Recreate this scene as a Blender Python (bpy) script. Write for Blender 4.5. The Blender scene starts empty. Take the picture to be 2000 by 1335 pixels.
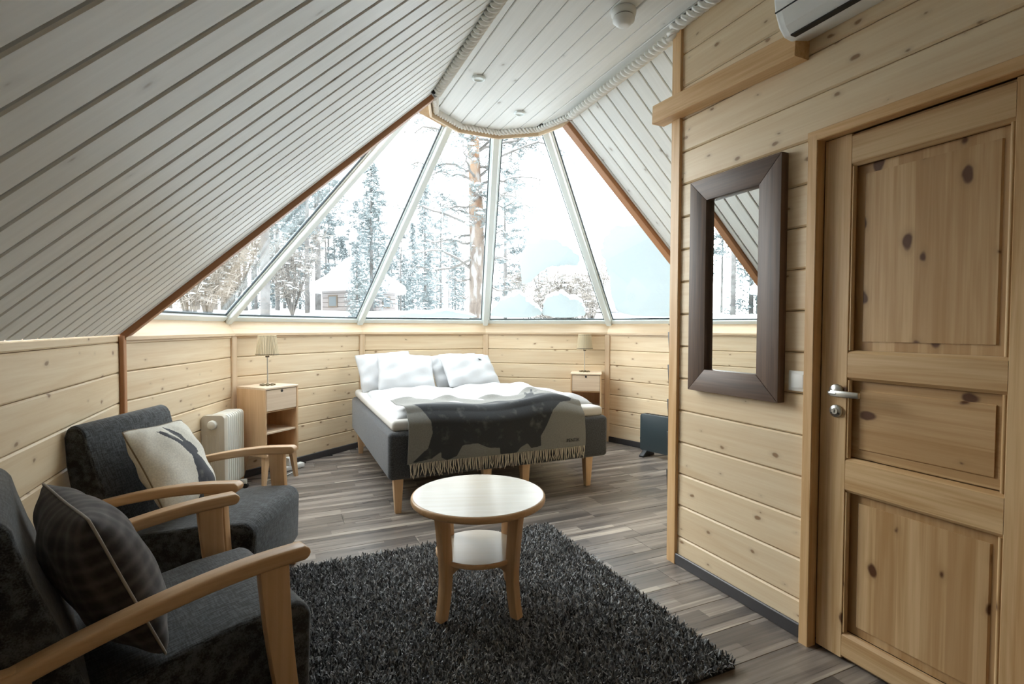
import bpy, bmesh, math, random
import numpy as np
from mathutils import Vector, Matrix

random.seed(7)
scene = bpy.context.scene
COL = scene.collection
R_ = math.radians

# ------------------------------------------------------------------ camera
FPX, YAW, PITCH, ROLL = 999.0, R_(24.238), R_(1.666), R_(0.1876)
fw = Vector((math.sin(YAW) * math.cos(PITCH), math.cos(YAW) * math.cos(PITCH), -math.sin(PITCH)))
rt = Vector((math.cos(YAW), -math.sin(YAW), 0))
up = rt.cross(fw)
r2 = rt * math.cos(ROLL) + up * math.sin(ROLL)
u2 = up * math.cos(ROLL) - rt * math.sin(ROLL)
cd = bpy.data.cameras.new('camera')
cd.sensor_width = 36.0
cd.lens = 36.0 * FPX / 2000.0
cd.clip_start, cd.clip_end = 0.05, 400
cam = bpy.data.objects.new('camera', cd)
COL.objects.link(cam)
cam.matrix_world = Matrix(((r2.x, u2.x, -fw.x, 0), (r2.y, u2.y, -fw.y, 0), (r2.z, u2.z, -fw.z, 1.30), (0, 0, 0, 1)))
scene.camera = cam

# ------------------------------------------------------------------ world: overcast winter sky
world = bpy.data.worlds.new('overcast_sky')
scene.world = world
world.use_nodes = True
wbg = world.node_tree.nodes['Background']
wbg.inputs['Color'].default_value = (0.92, 0.965, 1.0, 1)
wbg.inputs['Strength'].default_value = 3.4
# added soft low sun left of the windows, to brighten the partition wall
sl = bpy.data.lights.new('fill_sun', 'SUN')
sl.energy = 4.6
sl.angle = R_(50)
sl.color = (1.0, 0.975, 0.94)
sun = bpy.data.objects.new('fill_sun', sl)
COL.objects.link(sun)
_saz, _sel = R_(-47), R_(23)
sun.rotation_euler = Vector((math.sin(_saz) * math.cos(_sel), math.cos(_saz) * math.cos(_sel), math.sin(_sel))).to_track_quat('Z', 'Y').to_euler()

scene.view_settings.view_transform = 'Standard'
scene.view_settings.look = 'None'
scene.view_settings.gamma = 1.0
scene.view_settings.use_curve_mapping = False
scene.view_settings.exposure = 0.86
scene.cycles.use_denoising = True
scene.cycles.max_bounces = 12
scene.cycles.diffuse_bounces = 9
scene.cycles.glossy_bounces = 4
scene.cycles.transmission_bounces = 6
scene.cycles.transparent_max_bounces = 16
scene.cycles.sample_clamp_indirect = 10.0

# ------------------------------------------------------------------ material helpers
class NT:
    def __init__(s, name):
        s.m = bpy.data.materials.new(name)
        s.m.use_nodes = True
        s.t = s.m.node_tree
        s.b = s.t.nodes['Principled BSDF']
        s.out = s.t.nodes['Material Output']
    def n(s, kind, _p=None, **kw):
        nd = s.t.nodes.new(kind)
        for k, v in (_p or {}).items():
            setattr(nd, k, v)
        for k, v in kw.items():
            key = int(k[1:]) if k[0] == 'i' and k[1:].isdigit() else k.replace('_', ' ')
            s.set(nd.inputs[key], v)
        return nd
    def set(s, sock, v):
        if isinstance(v, bpy.types.NodeSocket):
            s.t.links.new(v, sock)
        elif isinstance(v, bpy.types.Node):
            s.t.links.new(v.outputs[0], sock)
        else:
            sock.default_value = v
    def math(s, op, a, b=0.0, c=False):
        nd = s.n('ShaderNodeMath', dict(operation=op, use_clamp=c))
        s.set(nd.inputs[0], a); s.set(nd.inputs[1], b)
        return nd.outputs[0]
    def vmul(s, v, xyz):
        nd = s.n('ShaderNodeVectorMath', dict(operation='MULTIPLY'))
        s.set(nd.inputs[0], v); nd.inputs[1].default_value = xyz
        return nd.outputs[0]
    def vadd(s, a, b):
        nd = s.n('ShaderNodeVectorMath', dict(operation='ADD'))
        s.set(nd.inputs[0], a); s.set(nd.inputs[1], b)
        return nd.outputs[0]
    def noise(s, v, scale=1.0, detail=3.0, dist=0.0, rough=0.5):
        nd = s.n('ShaderNodeTexNoise', Vector=v, Scale=scale, Detail=detail, Distortion=dist, Roughness=rough)
        return nd.outputs[0]
    def ramp(s, f, stops):
        nd = s.n('ShaderNodeValToRGB')
        s.set(nd.inputs[0], f)
        e = nd.color_ramp.elements
        while len(e) < len(stops):
            e.new(0.5)
        for q, (pos, c) in zip(e, stops):
            q.position = pos
            q.color = (*c, 1) if len(c) == 3 else c
        return nd.outputs[0]
    def mix(s, f, a, b):
        nd = s.n('ShaderNodeMix', dict(data_type='RGBA'))
        s.set(nd.inputs[0], f)
        s.set(nd.inputs[6], a if not isinstance(a, tuple) else (*a, 1))
        s.set(nd.inputs[7], b if not isinstance(b, tuple) else (*b, 1))
        return nd.outputs[2]
    def smooth(s, v, a, b):
        nd = s.n('ShaderNodeMapRange', dict(interpolation_type='SMOOTHSTEP'))
        s.set(nd.inputs[0], v); nd.inputs[1].default_value = a; nd.inputs[2].default_value = b
        return nd.outputs[0]
    def bump(s, h, strength=0.2, dist=0.01):
        nd = s.n('ShaderNodeBump', Height=h, Strength=strength, Distance=dist)
        s.set(s.b.inputs['Normal'], nd.outputs[0])
    def coords(s, rnd=True):
        o = s.n('ShaderNodeTexCoord').outputs['Object']
        if not rnd:
            return o, None
        r = s.n('ShaderNodeObjectInfo').outputs['Random']
        off = s.n('ShaderNodeCombineXYZ', X=s.math('MULTIPLY', r, 37.0), Y=s.math('MULTIPLY', r, 11.0), Z=s.math('MULTIPLY', r, 23.0))
        return s.vadd(o, off.outputs[0]), r
    def base(s, c, rough=0.5, **kw):
        s.set(s.b.inputs['Base Color'], c if not isinstance(c, tuple) else (*c, 1))
        s.set(s.b.inputs['Roughness'], rough)
        for k, v in kw.items():
            s.set(s.b.inputs[k.replace('_', ' ')], v)
        return s.m

M = {}
def plain(name, c, rough=0.5, **kw):
    M[name] = NT(name).base(c, rough, **kw)

def wood(name, light, mid, knot=None, kthr=0.5, kscale=(3.2, 5.5, 5.5), ksize=0.075, rough=0.5, grain=14.0,
         var=0.12, lam=0.0, contrast=1.0, coat=0.0, bump=0.12):
    """timber whose grain runs along the object's local X"""
    t = NT(name)
    v, r = t.coords()
    g1 = t.noise(t.vmul(v, (0.9, grain, grain)), 1.4, 4.0, 0.7, 0.55)
    g2 = t.noise(t.vmul(v, (3.0, 110, 110)), 1.0, 2.0)
    g = t.math('ADD', t.math('MULTIPLY', g1, 0.72), t.math('MULTIPLY', g2, 0.28))
    c = t.ramp(g, [(0.5 - 0.16 / contrast, mid), (0.5 + 0.13 / contrast, light)])
    if lam:
        sep = t.n('ShaderNodeSeparateXYZ'); t.set(sep.inputs[0], v)
        cell = t.math('FLOOR', t.math('DIVIDE', sep.outputs[2], lam))
        wn = t.n('ShaderNodeTexWhiteNoise', dict(noise_dimensions='1D')); t.set(wn.inputs['W'], cell)
        c = t.mix(t.math('MULTIPLY', wn.outputs[0], 0.70), c, tuple(x * y for x, y in zip(mid, (0.80, 0.72, 0.62))))
    if knot:
        nv = t.vadd(v, t.vmul(t.n('ShaderNodeTexNoise', Vector=v, Scale=16.0).outputs['Color'], (0.035, 0.020, 0.020)))
        sx = t.n('ShaderNodeSeparateXYZ'); t.set(sx.inputs[0], t.vmul(nv, kscale))
        cb = t.n('ShaderNodeCombineXYZ', X=sx.outputs[0], Y=sx.outputs[2])
        vo = t.n('ShaderNodeTexVoronoi', dict(voronoi_dimensions='2D'), Vector=cb.outputs[0], Scale=1.0)
        on = t.math('GREATER_THAN', t.n('ShaderNodeSeparateColor', Color=vo.outputs['Color']).outputs[0], kthr)
        size = t.math('MULTIPLY', t.n('ShaderNodeSeparateColor', Color=vo.outputs['Color']).outputs[1], ksize)
        d = t.math('SUBTRACT', vo.outputs['Distance'], size)
        halo = t.math('MULTIPLY', t.math('SUBTRACT', 1.0, t.smooth(d, 0.0, 0.13)), t.math('MULTIPLY', on, 0.35))
        core = t.math('MULTIPLY', t.math('SUBTRACT', 1.0, t.smooth(d, -0.025, 0.03)), t.math('MULTIPLY', on, 0.95))
        c = t.mix(halo, c, tuple(x * 0.72 for x in mid))
        c = t.mix(core, c, knot)
    hv = t.n('ShaderNodeHueSaturation', Color=c, Value=t.math('ADD', 1.0 - var / 2, t.math('MULTIPLY', r, var)))
    if coat:
        t.b.inputs['Coat Weight'].default_value = coat
        t.b.inputs['Coat Roughness'].default_value = 0.12
    t.bump(g, bump, 0.004)
    M[name] = t.base(hv.outputs[0], rough)

wood('pine_plank', (0.765, 0.635, 0.445), (0.675, 0.515, 0.325), knot=(0.27, 0.16, 0.085), kthr=0.40, kscale=(4.6, 8.5, 8.5), ksize=0.075, rough=0.45)
wood('pine_door', (0.66, 0.47, 0.26), (0.49, 0.30, 0.135), knot=(0.085, 0.028, 0.010), kthr=0.40, kscale=(3.4, 6.0, 6.0), ksize=0.095,
     rough=0.38, grain=22, contrast=1.3)
wood('pine_door_panel', (0.62, 0.43, 0.235), (0.46, 0.285, 0.13), knot=(0.080, 0.026, 0.009), kthr=0.12, kscale=(3.6, 6.2, 6.2), ksize=0.14,
     rough=0.38, grain=24, lam=0.075, contrast=1.3)
wood('pine_trim', (0.72, 0.485, 0.255), (0.58, 0.345, 0.15), rough=0.42, grain=20, contrast=1.3)
wood('pine_trim_red', (0.42, 0.205, 0.095), (0.32, 0.14, 0.058), rough=0.45, grain=20)
wood('pine_sill', (0.70, 0.555, 0.385), (0.62, 0.455, 0.285), rough=0.42, grain=16)
wood('beech', (0.66, 0.455, 0.27), (0.54, 0.345, 0.185), rough=0.36, grain=26, bump=0.05)
wood('beech_arm', (0.68, 0.445, 0.25), (0.57, 0.345, 0.175), rough=0.34, grain=26, bump=0.05)
wood('birch_top', (0.56, 0.515, 0.435), (0.51, 0.455, 0.36), rough=0.26, grain=9, lam=0.09, bump=0.03, coat=0.3)
wood('ash_pale', (0.74, 0.60, 0.45), (0.64, 0.49, 0.345), rough=0.45, grain=26, bump=0.05)
wood('walnut', (0.135, 0.082, 0.055), (0.066, 0.040, 0.028), rough=0.5, grain=26, contrast=1.3)
wood('white_board', (0.80, 0.82, 0.81), (0.74, 0.76, 0.75), knot=(0.38, 0.36, 0.33), kthr=0.72, ksize=0.05, rough=0.42, grain=22, var=0.07)
wood('bark_log', (0.30, 0.20, 0.14), (0.20, 0.13, 0.09), rough=0.8, grain=10)

def laminate():
    t = NT('floor_laminate')
    o = t.n('ShaderNodeTexCoord').outputs['Object']
    v, r = t.coords()
    so = t.n('ShaderNodeSeparateXYZ'); t.set(so.inputs[0], o)
    strip = t.math('FLOOR', t.math('DIVIDE', t.math('ADD', so.outputs[2], 0.5), 0.0632))
    seg = t.math('FLOOR', t.math('ADD', t.math('DIVIDE', so.outputs[0], 0.62), t.math('MULTIPLY', strip, 0.37)))
    key = t.n('ShaderNodeCombineXYZ', X=strip, Y=seg, Z=t.math('MULTIPLY', r, 91.0))
    wn = t.n('ShaderNodeTexWhiteNoise', dict(noise_dimensions='3D')); t.set(wn.inputs['Vector'], key.outputs[0])
    band = t.noise(t.vmul(v, (0.9, 1, 11)), 1.2, 4.0, 0.6)
    fine = t.noise(t.vmul(v, (2.5, 1, 75)), 1.0, 3.0)
    g = t.math('ADD', t.math('MULTIPLY', band, 0.62), t.math('MULTIPLY', fine, 0.38))
    g = t.math('ADD', g, t.math('MULTIPLY', t.math('SUBTRACT', wn.outputs[0], 0.5), 0.26))
    c = t.ramp(g, [(0.30, (0.085, 0.075, 0.069)), (0.48, (0.172, 0.148, 0.131)), (0.62, (0.275, 0.240, 0.210)), (0.76, (0.51, 0.455, 0.385))])
    t.bump(fine, 0.10, 0.002)
    M['floor_laminate'] = t.base(c, t.math('ADD', 0.22, t.math('MULTIPLY', fine, 0.16)))
laminate()

def fabric(name, dark, light, sx=60.0, sy=400.0, thr=(0.38, 0.68), rough=0.9):
    t = NT(name)
    o = t.n('ShaderNodeTexCoord').outputs['Object']
    a = t.noise(t.vmul(o, (sx, sy, sx)), 1.0, 3.0)
    b = t.noise(t.vmul(o, (sy, sx, sy)), 1.0, 2.0)
    g = t.math('ADD', t.math('MULTIPLY', a, 0.62), t.math('MULTIPLY', b, 0.38))
    c = t.ramp(g, [(thr[0], dark), (thr[1], light)])
    t.bump(g, 0.35, 0.002)
    M[name] = t.base(c, rough, Sheen_Weight=0.25)
fabric('charcoal_fabric', (0.004, 0.005, 0.006), (0.075, 0.085, 0.095), 30, 260, (0.43, 0.60))
fabric('bed_fabric', (0.014, 0.016, 0.019), (0.088, 0.094, 0.102), 120, 320)
fabric('linen_back', (0.16, 0.12, 0.075), (0.25, 0.19, 0.12), 200, 300)

def masked(name, attr, ca, cb, rough=0.9, speck=0.35, scale=140.0):
    """woven cloth with a flat print: the colour attribute holds the print's mask"""
    t = NT(name)
    o = t.n('ShaderNodeTexCoord').outputs['Object']
    at = t.n('ShaderNodeAttribute', dict(attribute_name=attr)).outputs['Fac']
    nz = t.noise(t.vmul(o, (scale, scale, scale)), 1.0, 3.0)
    big = t.noise(o, 14.0, 4.0)
    hole = t.smooth(big, 0.55, 0.75)
    m = t.math('SUBTRACT', t.smooth(at, 0.3, 0.7), t.math('MULTIPLY', hole, speck), True)
    c = t.mix(m, ca, cb)
    hv = t.n('ShaderNodeHueSaturation', Color=c, Value=t.math('ADD', 0.72, t.math('MULTIPLY', nz, 0.56)))
    t.bump(nz, 0.25, 0.002)
    M[name] = t.base(hv.outputs[0], rough, Sheen_Weight=0.15)
masked('blanket_wool', 'print', (0.195, 0.195, 0.180), (0.026, 0.030, 0.035))
masked('hare_linen', 'print', (0.70, 0.68, 0.61), (0.035, 0.038, 0.05), speck=0.2)

def plaid():
    t = NT('plaid_cloth')
    o = t.n('ShaderNodeTexCoord').outputs['Object']
    sep = t.n('ShaderNodeSeparateXYZ'); t.set(sep.inputs[0], o)
    def st(s, f):
        return t.math('ADD', 0.5, t.math('MULTIPLY', t.math('SINE', t.math('MULTIPLY', s, f)), 0.5))
    a = t.math('POWER', st(sep.outputs[0], 150), 2.0); b = t.math('POWER', st(sep.outputs[1], 150), 2.0)
    g = t.math('ADD', t.math('MULTIPLY', t.math('ADD', a, b), 0.32), t.math('MULTIPLY', t.noise(o, 90, 3), 0.35))
    M['plaid_cloth'] = t.base(t.ramp(g, [(0.15, (0.020, 0.017, 0.018)), (0.85, (0.115, 0.10, 0.10))]), 0.9, Sheen_Weight=0.2)
plaid()

def cotton(name, c):
    t = NT(name)
    o = t.n('ShaderNodeTexCoord').outputs['Object']
    h = t.noise(o, 7.0, 4.0, 0.4)
    t.bump(h, 0.16, 0.02)
    M[name] = t.base(c, 0.85, Sheen_Weight=0.1)
cotton('white_cotton', (0.47, 0.48, 0.49))
cotton('mattress_cotton', (0.56, 0.545, 0.51))

plain('gap_brown', (0.060, 0.037, 0.022), 0.8)
plain('gap_pine', (0.30, 0.19, 0.095), 0.8)
plain('gap_grey', (0.30, 0.29, 0.27), 0.8)
plain('skirting', (0.045, 0.043, 0.047), 0.4)
plain('white_metal', (0.79, 0.87, 0.88), 0.35)
plain('gasket', (0.035, 0.055, 0.065), 0.5)
plain('white_plastic', (0.80, 0.82, 0.81), 0.5)
plain('cream_metal', (0.70, 0.70, 0.64), 0.35)
plain('shaded_cream', (0.50, 0.46, 0.38), 0.45)  # radiator cream with the front panel's shade put into the colour
plain('black_plastic', (0.018, 0.020, 0.022), 0.42)
plain('dark_slot', (0.008, 0.008, 0.008), 0.6)
plain('heater_grey', (0.030, 0.044, 0.050), 0.35)
plain('steel', (0.62, 0.63, 0.62), 0.28, Metallic=1.0)
plain('brass', (0.16, 0.13, 0.08), 0.4, Metallic=1.0)
plain('mirror_glass', (0.92, 0.94, 0.93), 0.0, Metallic=1.0)
plain('rope_cotton', (0.84, 0.84, 0.81), 0.85)
plain('string_brown', (0.20, 0.13, 0.08), 0.9)
plain('fringe_wool', (0.68, 0.62, 0.50), 0.9)
plain('piping', (0.34, 0.32, 0.29), 0.8)
plain('lamp_slat', (0.60, 0.50, 0.33), 0.6)
plain('lamp_inner', (0.46, 0.41, 0.29), 0.8)
plain('lens_glass', (0.80, 0.84, 0.84), 0.15)
plain('rug_base', (0.02, 0.021, 0.023), 0.95)
plain('print_ink', (0.012, 0.012, 0.013), 0.9)
plain('log_wall', (0.25, 0.22, 0.21), 0.8)
plain('far_window', (0.10, 0.12, 0.13), 0.3)
plain('hut_trim', (0.14, 0.10, 0.07), 0.7)
plain('warm_light', (0.9, 0.7, 0.4), 0.5)
plain('twig', (0.13, 0.118, 0.108), 0.85)

def glass():
    t = NT('window_glass')
    lw = t.n('ShaderNodeLayerWeight', Blend=0.5)
    fr = t.math('ADD', 0.035, t.math('MULTIPLY', t.math('POWER', lw.outputs['Facing'], 5.0), 0.9))
    tr = t.n('ShaderNodeBsdfTransparent', Color=(0.965, 0.982, 0.982, 1))
    gl = t.n('ShaderNodeBsdfGlossy', Roughness=0.0)
    mx = t.n('ShaderNodeMixShader'); t.set(mx.inputs[0], fr); t.set(mx.inputs[1], tr); t.set(mx.inputs[2], gl)
    t.set(t.out.inputs[0], mx)
    M['window_glass'] = t.m
glass()

def snow(name, trans):
    t = NT(name)
    o = t.n('ShaderNodeTexCoord').outputs['Object']
    h = t.noise(o, 5.0, 5.0)
    bp = t.n('ShaderNodeBump', Height=h, Strength=0.35, Distance=0.06)
    di = t.n('ShaderNodeBsdfDiffuse', Color=(0.90, 0.935, 0.95, 1), Normal=bp.outputs[0])
    ts = t.n('ShaderNodeBsdfTranslucent', Color=(0.55, 0.595, 0.605, 1), Normal=bp.outputs[0])
    mx = t.n('ShaderNodeMixShader', Fac=trans); t.set(mx.inputs[1], di); t.set(mx.inputs[2], ts)
    t.set(t.out.inputs[0], mx)
    M[name] = t.m
snow('snow', 0.0); snow('snow_on_glass', 0.55)

def bark():
    t = NT('pine_bark')
    o = t.n('ShaderNodeTexCoord').outputs['Object']
    sep = t.n('ShaderNodeSeparateXYZ'); t.set(sep.inputs[0], o)
    n1 = t.noise(t.vmul(o, (9, 9, 2.5)), 1.0, 5.0, 0.5)
    c = t.ramp(n1, [(0.35, (0.085, 0.067, 0.056)), (0.62, (0.165, 0.135, 0.113))])
    c2 = t.ramp(n1, [(0.35, (0.19, 0.095, 0.048)), (0.62, (0.26, 0.165, 0.10))])
    f = t.math('MULTIPLY', t.smooth(sep.outputs[2], 3.2, 5.6), t.smooth(t.noise(o, 1.3, 2.0), 0.38, 0.55))
    c = t.mix(f, c, c2)
    fr = t.math('MULTIPLY', t.smooth(t.noise(t.vmul(o, (5, 5, 2)), 1.0, 4.0), 0.52, 0.62), 0.35)
    c = t.mix(fr, c, (0.40, 0.42, 0.43))
    t.bump(n1, 0.6, 0.04)
    M['pine_bark'] = t.base(c, 0.9)
bark()
def foliage(name, a, b):
    t = NT(name)
    o = t.n('ShaderNodeTexCoord').outputs['Object']
    c = t.ramp(t.noise(o, 2.3, 3.0), [(0.35, a), (0.65, b)])
    M[name] = t.base(c, 0.9)
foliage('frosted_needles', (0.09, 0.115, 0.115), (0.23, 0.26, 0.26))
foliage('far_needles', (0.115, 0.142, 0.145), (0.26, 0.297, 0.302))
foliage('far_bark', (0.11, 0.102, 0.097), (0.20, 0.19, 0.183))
foliage('frosted_twigs', (0.15, 0.13, 0.11), (0.31, 0.285, 0.26))

def rugmat():
    t = NT('shag_yarn')
    at = t.n('ShaderNodeAttribute', dict(attribute_name='tint'))
    M['shag_yarn'] = t.base(at.outputs['Color'], 0.8, Sheen_Weight=0.3)
rugmat()

# ------------------------------------------------------------------ geometry helpers
def link(o, parent=None):
    COL.objects.link(o)
    if parent is not None:
        o.parent = parent
    return o

def tag(o, label=None, cat=None, group=None, kind=None):
    if label: o['label'] = label
    if cat: o['category'] = cat
    if group: o['group'] = group
    if kind: o['kind'] = kind
    return o

def thing(name, label, cat, loc=(0, 0, 0), rz=0.0, group=None):
    o = bpy.data.objects.new(name, None)
    o.empty_display_size = 0.1
    o.location = loc
    o.rotation_euler = (0, 0, rz)
    link(o)
    return tag(o, label, cat, group)

def mesh(name, verts, faces, mat, smooth=False):
    me = bpy.data.meshes.new(name)
    me.from_pydata([tuple(v) for v in verts], [], [tuple(f) for f in faces])
    me.materials.append(M[mat])
    if smooth:
        me.polygons.foreach_set('use_smooth', [True] * len(me.polygons))
    me.update()
    return me

def obj(name, me, parent=None, loc=None, mat4=None):
    o = bpy.data.objects.new(name, me)
    if mat4 is not None: o.matrix_basis = mat4
    if loc is not None: o.location = loc
    return link(o, parent)

class MB:
    def __init__(s): s.v, s.f = [], []
    def add(s, vs, fs):
        n = len(s.v); s.v += [tuple(x) for x in vs]; s.f += [tuple(i + n for i in f) for f in fs]; return s
    def box(s, x0, x1, y0, y1, z0, z1):
        return s.add([(x0, y0, z0), (x1, y0, z0), (x1, y1, z0), (x0, y1, z0), (x0, y0, z1), (x1, y0, z1), (x1, y1, z1), (x0, y1, z1)],
                     [(0, 3, 2, 1), (4, 5, 6, 7), (0, 1, 5, 4), (1, 2, 6, 5), (2, 3, 7, 6), (3, 0, 4, 7)])
    def tube(s, pts, rad, n=8, cap=True):
        pts = [Vector(q) for q in pts]
        rs = rad if isinstance(rad, (list, tuple)) else [rad] * len(pts)
        vs, fs = [], []
        prev = None
        for i, q in enumerate(pts):
            d = (pts[min(i + 1, len(pts) - 1)] - pts[max(i - 1, 0)]).normalized()
            a = prev if prev is not None else (Vector((0, 0, 1)) if abs(d.z) < 0.9 else Vector((1, 0, 0)))
            a = (a - d * a.dot(d)).normalized(); prev = a
            b = d.cross(a)
            for k in range(n):
                t = 2 * math.pi * k / n
                vs.append(q + (a * math.cos(t) + b * math.sin(t)) * rs[i])
        for i in range(len(pts) - 1):
            for k in range(n):
                k2 = (k + 1) % n
                fs.append((i * n + k, i * n + k2, (i + 1) * n + k2, (i + 1) * n + k))
        if cap:
            fs.append(tuple(range(n - 1, -1, -1))); fs.append(tuple((len(pts) - 1) * n + k for k in range(n)))
        return s.add(vs, fs)
    def lathe(s, prof, n=24, c=(0, 0, 0)):
        vs, fs = [], []
        for r, z in prof:
            for k in range(n):
                t = 2 * math.pi * k / n
                vs.append((c[0] + r * math.cos(t), c[1] + r * math.sin(t), c[2] + z))
        for i in range(len(prof) - 1):
            for k in range(n):
                k2 = (k + 1) % n
                fs.append((i * n + k, i * n + k2, (i + 1) * n + k2, (i + 1) * n + k))
        fs.append(tuple(range(n - 1, -1, -1))); fs.append(tuple((len(prof) - 1) * n + k for k in range(n)))
        return s.add(vs, fs)
    def prism(s, poly, axis, a, b):
        """extrude a 2D polygon along an axis ('x': poly is (y,z); 'y': (x,z); 'z': (x,y))"""
        f = {'x': lambda q, t: (t, q[0], q[1]), 'y': lambda q, t: (q[0], t, q[1]), 'z': lambda q, t: (q[0], q[1], t)}[axis]
        n = len(poly)
        vs = [f(q, a) for q in poly] + [f(q, b) for q in poly]
        fs = [tuple(range(n - 1, -1, -1)), tuple(range(n, 2 * n))] + [(i, (i + 1) % n, n + (i + 1) % n, n + i) for i in range(n)]
        return s.add(vs, fs)
    def build(s, name, mat, parent=None, smooth=False, loc=None, bevel=0.0, seg=2, weld=False, kind=None, label=None):
        me = mesh(name, s.v, s.f, mat)
        if bevel or weld or True:
            bm = bmesh.new(); bm.from_mesh(me)
            bmesh.ops.recalc_face_normals(bm, faces=bm.faces)
            if bevel:
                es = [e for e in bm.edges if len(e.link_faces) == 2 and e.calc_face_angle(0) > 0.5]
                bmesh.ops.bevel(bm, geom=es, offset=bevel, segments=seg, affect='EDGES', profile=0.5, clamp_overlap=True)
            bm.to_mesh(me); bm.free()
        if smooth or bevel:
            me.polygons.foreach_set('use_smooth', [True] * len(me.polygons))
            if not smooth:
                try:
                    me.set_sharp_from_angle(angle=R_(38))
                except Exception:
                    pass
            else:
                try:
                    me.set_sharp_from_angle(angle=R_(70))
                except Exception:
                    pass
        o = obj(name, me, parent, loc)
        if kind: o['kind'] = kind
        if label: o['label'] = label
        return o

_cache = {}
def timber(name, parent, mat, a, b, w, t, upv=(0, 0, 1), ch=0.004, front_only=False):
    """a board from a to b, width w along upv, thickness t; grain along local X"""
    a, b = Vector(a), Vector(b)
    d = b - a; L = d.length; d.normalize()
    z = Vector(upv); z = (z - d * z.dot(d)).normalized()
    y = z.cross(d)
    key = (round(L, 3), round(w, 4), round(t, 4), round(ch, 4), mat)
    me = _cache.get(key)
    if me is None:
        hw, ht = w / 2, t / 2
        c = min(ch, ht * 0.8, hw * 0.8)
        pr = [(-ht + c, -hw), (ht - c, -hw), (ht, -hw + c), (ht, hw - c), (ht - c, hw), (-ht + c, hw), (-ht, hw - c), (-ht, -hw + c)]
        m = MB().prism(pr, 'x', -L / 2, L / 2)
        me = mesh(name, m.v, m.f, mat)
        bm = bmesh.new(); bm.from_mesh(me); bmesh.ops.recalc_face_normals(bm, faces=bm.faces); bm.to_mesh(me); bm.free()
        _cache[key] = me
    c = (a + b) / 2
    m4 = Matrix(((d.x, y.x, z.x, c.x), (d.y, y.y, z.y, c.y), (d.z, y.z, z.z, c.z), (0, 0, 0, 1)))
    return obj(name, me, parent, mat4=m4)

def struct(o, label, cat=None):
    return tag(o, label, cat, kind='structure')

def copy_tree(o, parent=None):
    c = o.copy(); link(c); c.parent = parent
    for ch in o.children:
        copy_tree(ch, c)
    return c

def in_poly(x, y, poly):
    r = False; j = len(poly) - 1
    for i in range(len(poly)):
        xi, yi = poly[i]; xj, yj = poly[j]
        if (yi > y) != (yj > y) and x < (xj - xi) * (y - yi) / (yj - yi) + xi:
            r = not r
        j = i
    return r

# ------------------------------------------------------------------ the room shell
CX, CY, RAD = 1.504, 3.494, 2.327          # half-decagon end of the room
TH = R_(42.88); TAN = math.tan(TH)
XL, XR = CX - RAD, CX + RAD                # outer walls
XP = 1.978                                 # partition wall plane
YB = -1.25                                 # wall behind the camera
ZW = 1.25                                  # top of the low walls
ZC = 2.94                                  # flat ceiling
RING, ZRING = 0.559, 2.889
GK, GR = 0.9787, 2.4626                    # slope of the glass cone, radius at z = 1.3
def vert(k, rad, z=0.0):
    a = R_(180 - 36 * k)
    return Vector((CX + rad * math.cos(a), CY + rad * math.sin(a), z))
def cone_z(rad): return 1.3 + GK * (GR - rad)
def cone(k, rad, dz=0.0): return vert(k, rad, cone_z(rad) + dz)

# floor: one board after another, laid across the room
fl = MB().box(XL - 0.05, XR + 0.05, YB, CY, -0.10, -0.013)
poly = [vert(k, RAD + 0.05, 0) for k in range(6)]
fl.prism([(q.x, q.y) for q in poly], 'z', -0.10, -0.013)
floor = struct(fl.build('floor', 'rug_base'), 'dark grey-brown wood laminate floor of the cabin', 'floor')
rnd = random.Random(3)
pw = 0.19
y = YB
row = 0
while y < CY + RAD * 0.951:
    ym = y + pw / 2
    if ym < CY:
        x0, x1 = XL - 0.02, XR + 0.02
    else:
        xs = []
        yy = min(ym, CY + RAD * 0.951 - 0.01)
        for k in range(5):
            a, b = vert(k, RAD + 0.02), vert(k + 1, RAD + 0.02)
            if min(a.y, b.y) <= yy <= max(a.y, b.y) and abs(a.y - b.y) > 1e-6:
                xs.append(a.x + (b.x - a.x) * (yy - a.y) / (b.y - a.y))
        if len(xs) < 2: break
        x0, x1 = min(xs), max(xs)
    x = x0 - rnd.uniform(0.0, 1.1)
    if ym < 2.2: x1 = min(x1, XP + 0.05)
    while x < x1:
        a, b = max(x, x0), min(x + 1.21, x1)
        if b - a > 0.05:
            w = pw * rnd.choice((0.5, 1, 1)) if False else pw
            timber('floor_board', floor, 'floor_laminate', (a + 0.001, ym, -0.0065), (b - 0.001, ym, -0.0065), pw - 0.0015, 0.013, (0, 1, 0), ch=0.0012)
        x += 1.21
    y += pw; row += 1

PITCH_W = 0.168
def plank_wall(name, label, a, b, inward, z0, z1, joints, mat='pine_plank', gap='gap_pine', t=0.022, thick=0.10):
    """a wall of horizontal planks from a to b (2D); its face stands on the line a-b and looks along inward"""
    a, b, n = Vector((a[0], a[1], 0)), Vector((b[0], b[1], 0)), Vector((inward[0], inward[1], 0)).normalized()
    o1, o2 = -n * (t - 0.004), -n * thick
    m = MB()
    q = [a + o1, b + o1, b + o2, a + o2]
    vs = [(v.x, v.y, z) for z in (z0, z1) for v in q]
    m.add(vs, [(0, 1, 2, 3), (4, 7, 6, 5), (0, 4, 5, 1), (1, 5, 6, 2), (2, 6, 7, 3), (3, 7, 4, 0)])
    w = struct(m.build(name, gap), label, 'wall')
    js = [z0] + [j for j in joints if z0 + 0.02 < j < z1 - 0.02] + [z1]
    for lo, hi in zip(js[:-1], js[1:]):
        zc = (lo + hi) / 2
        c = -n * (t / 2)
        pa, pb = a + c, b + c
        timber('plank', w, mat, (pa.x, pa.y, zc), (pb.x, pb.y, zc), hi - lo - 0.003, t, (0, 0, 1), ch=0.007)
    return w

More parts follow.
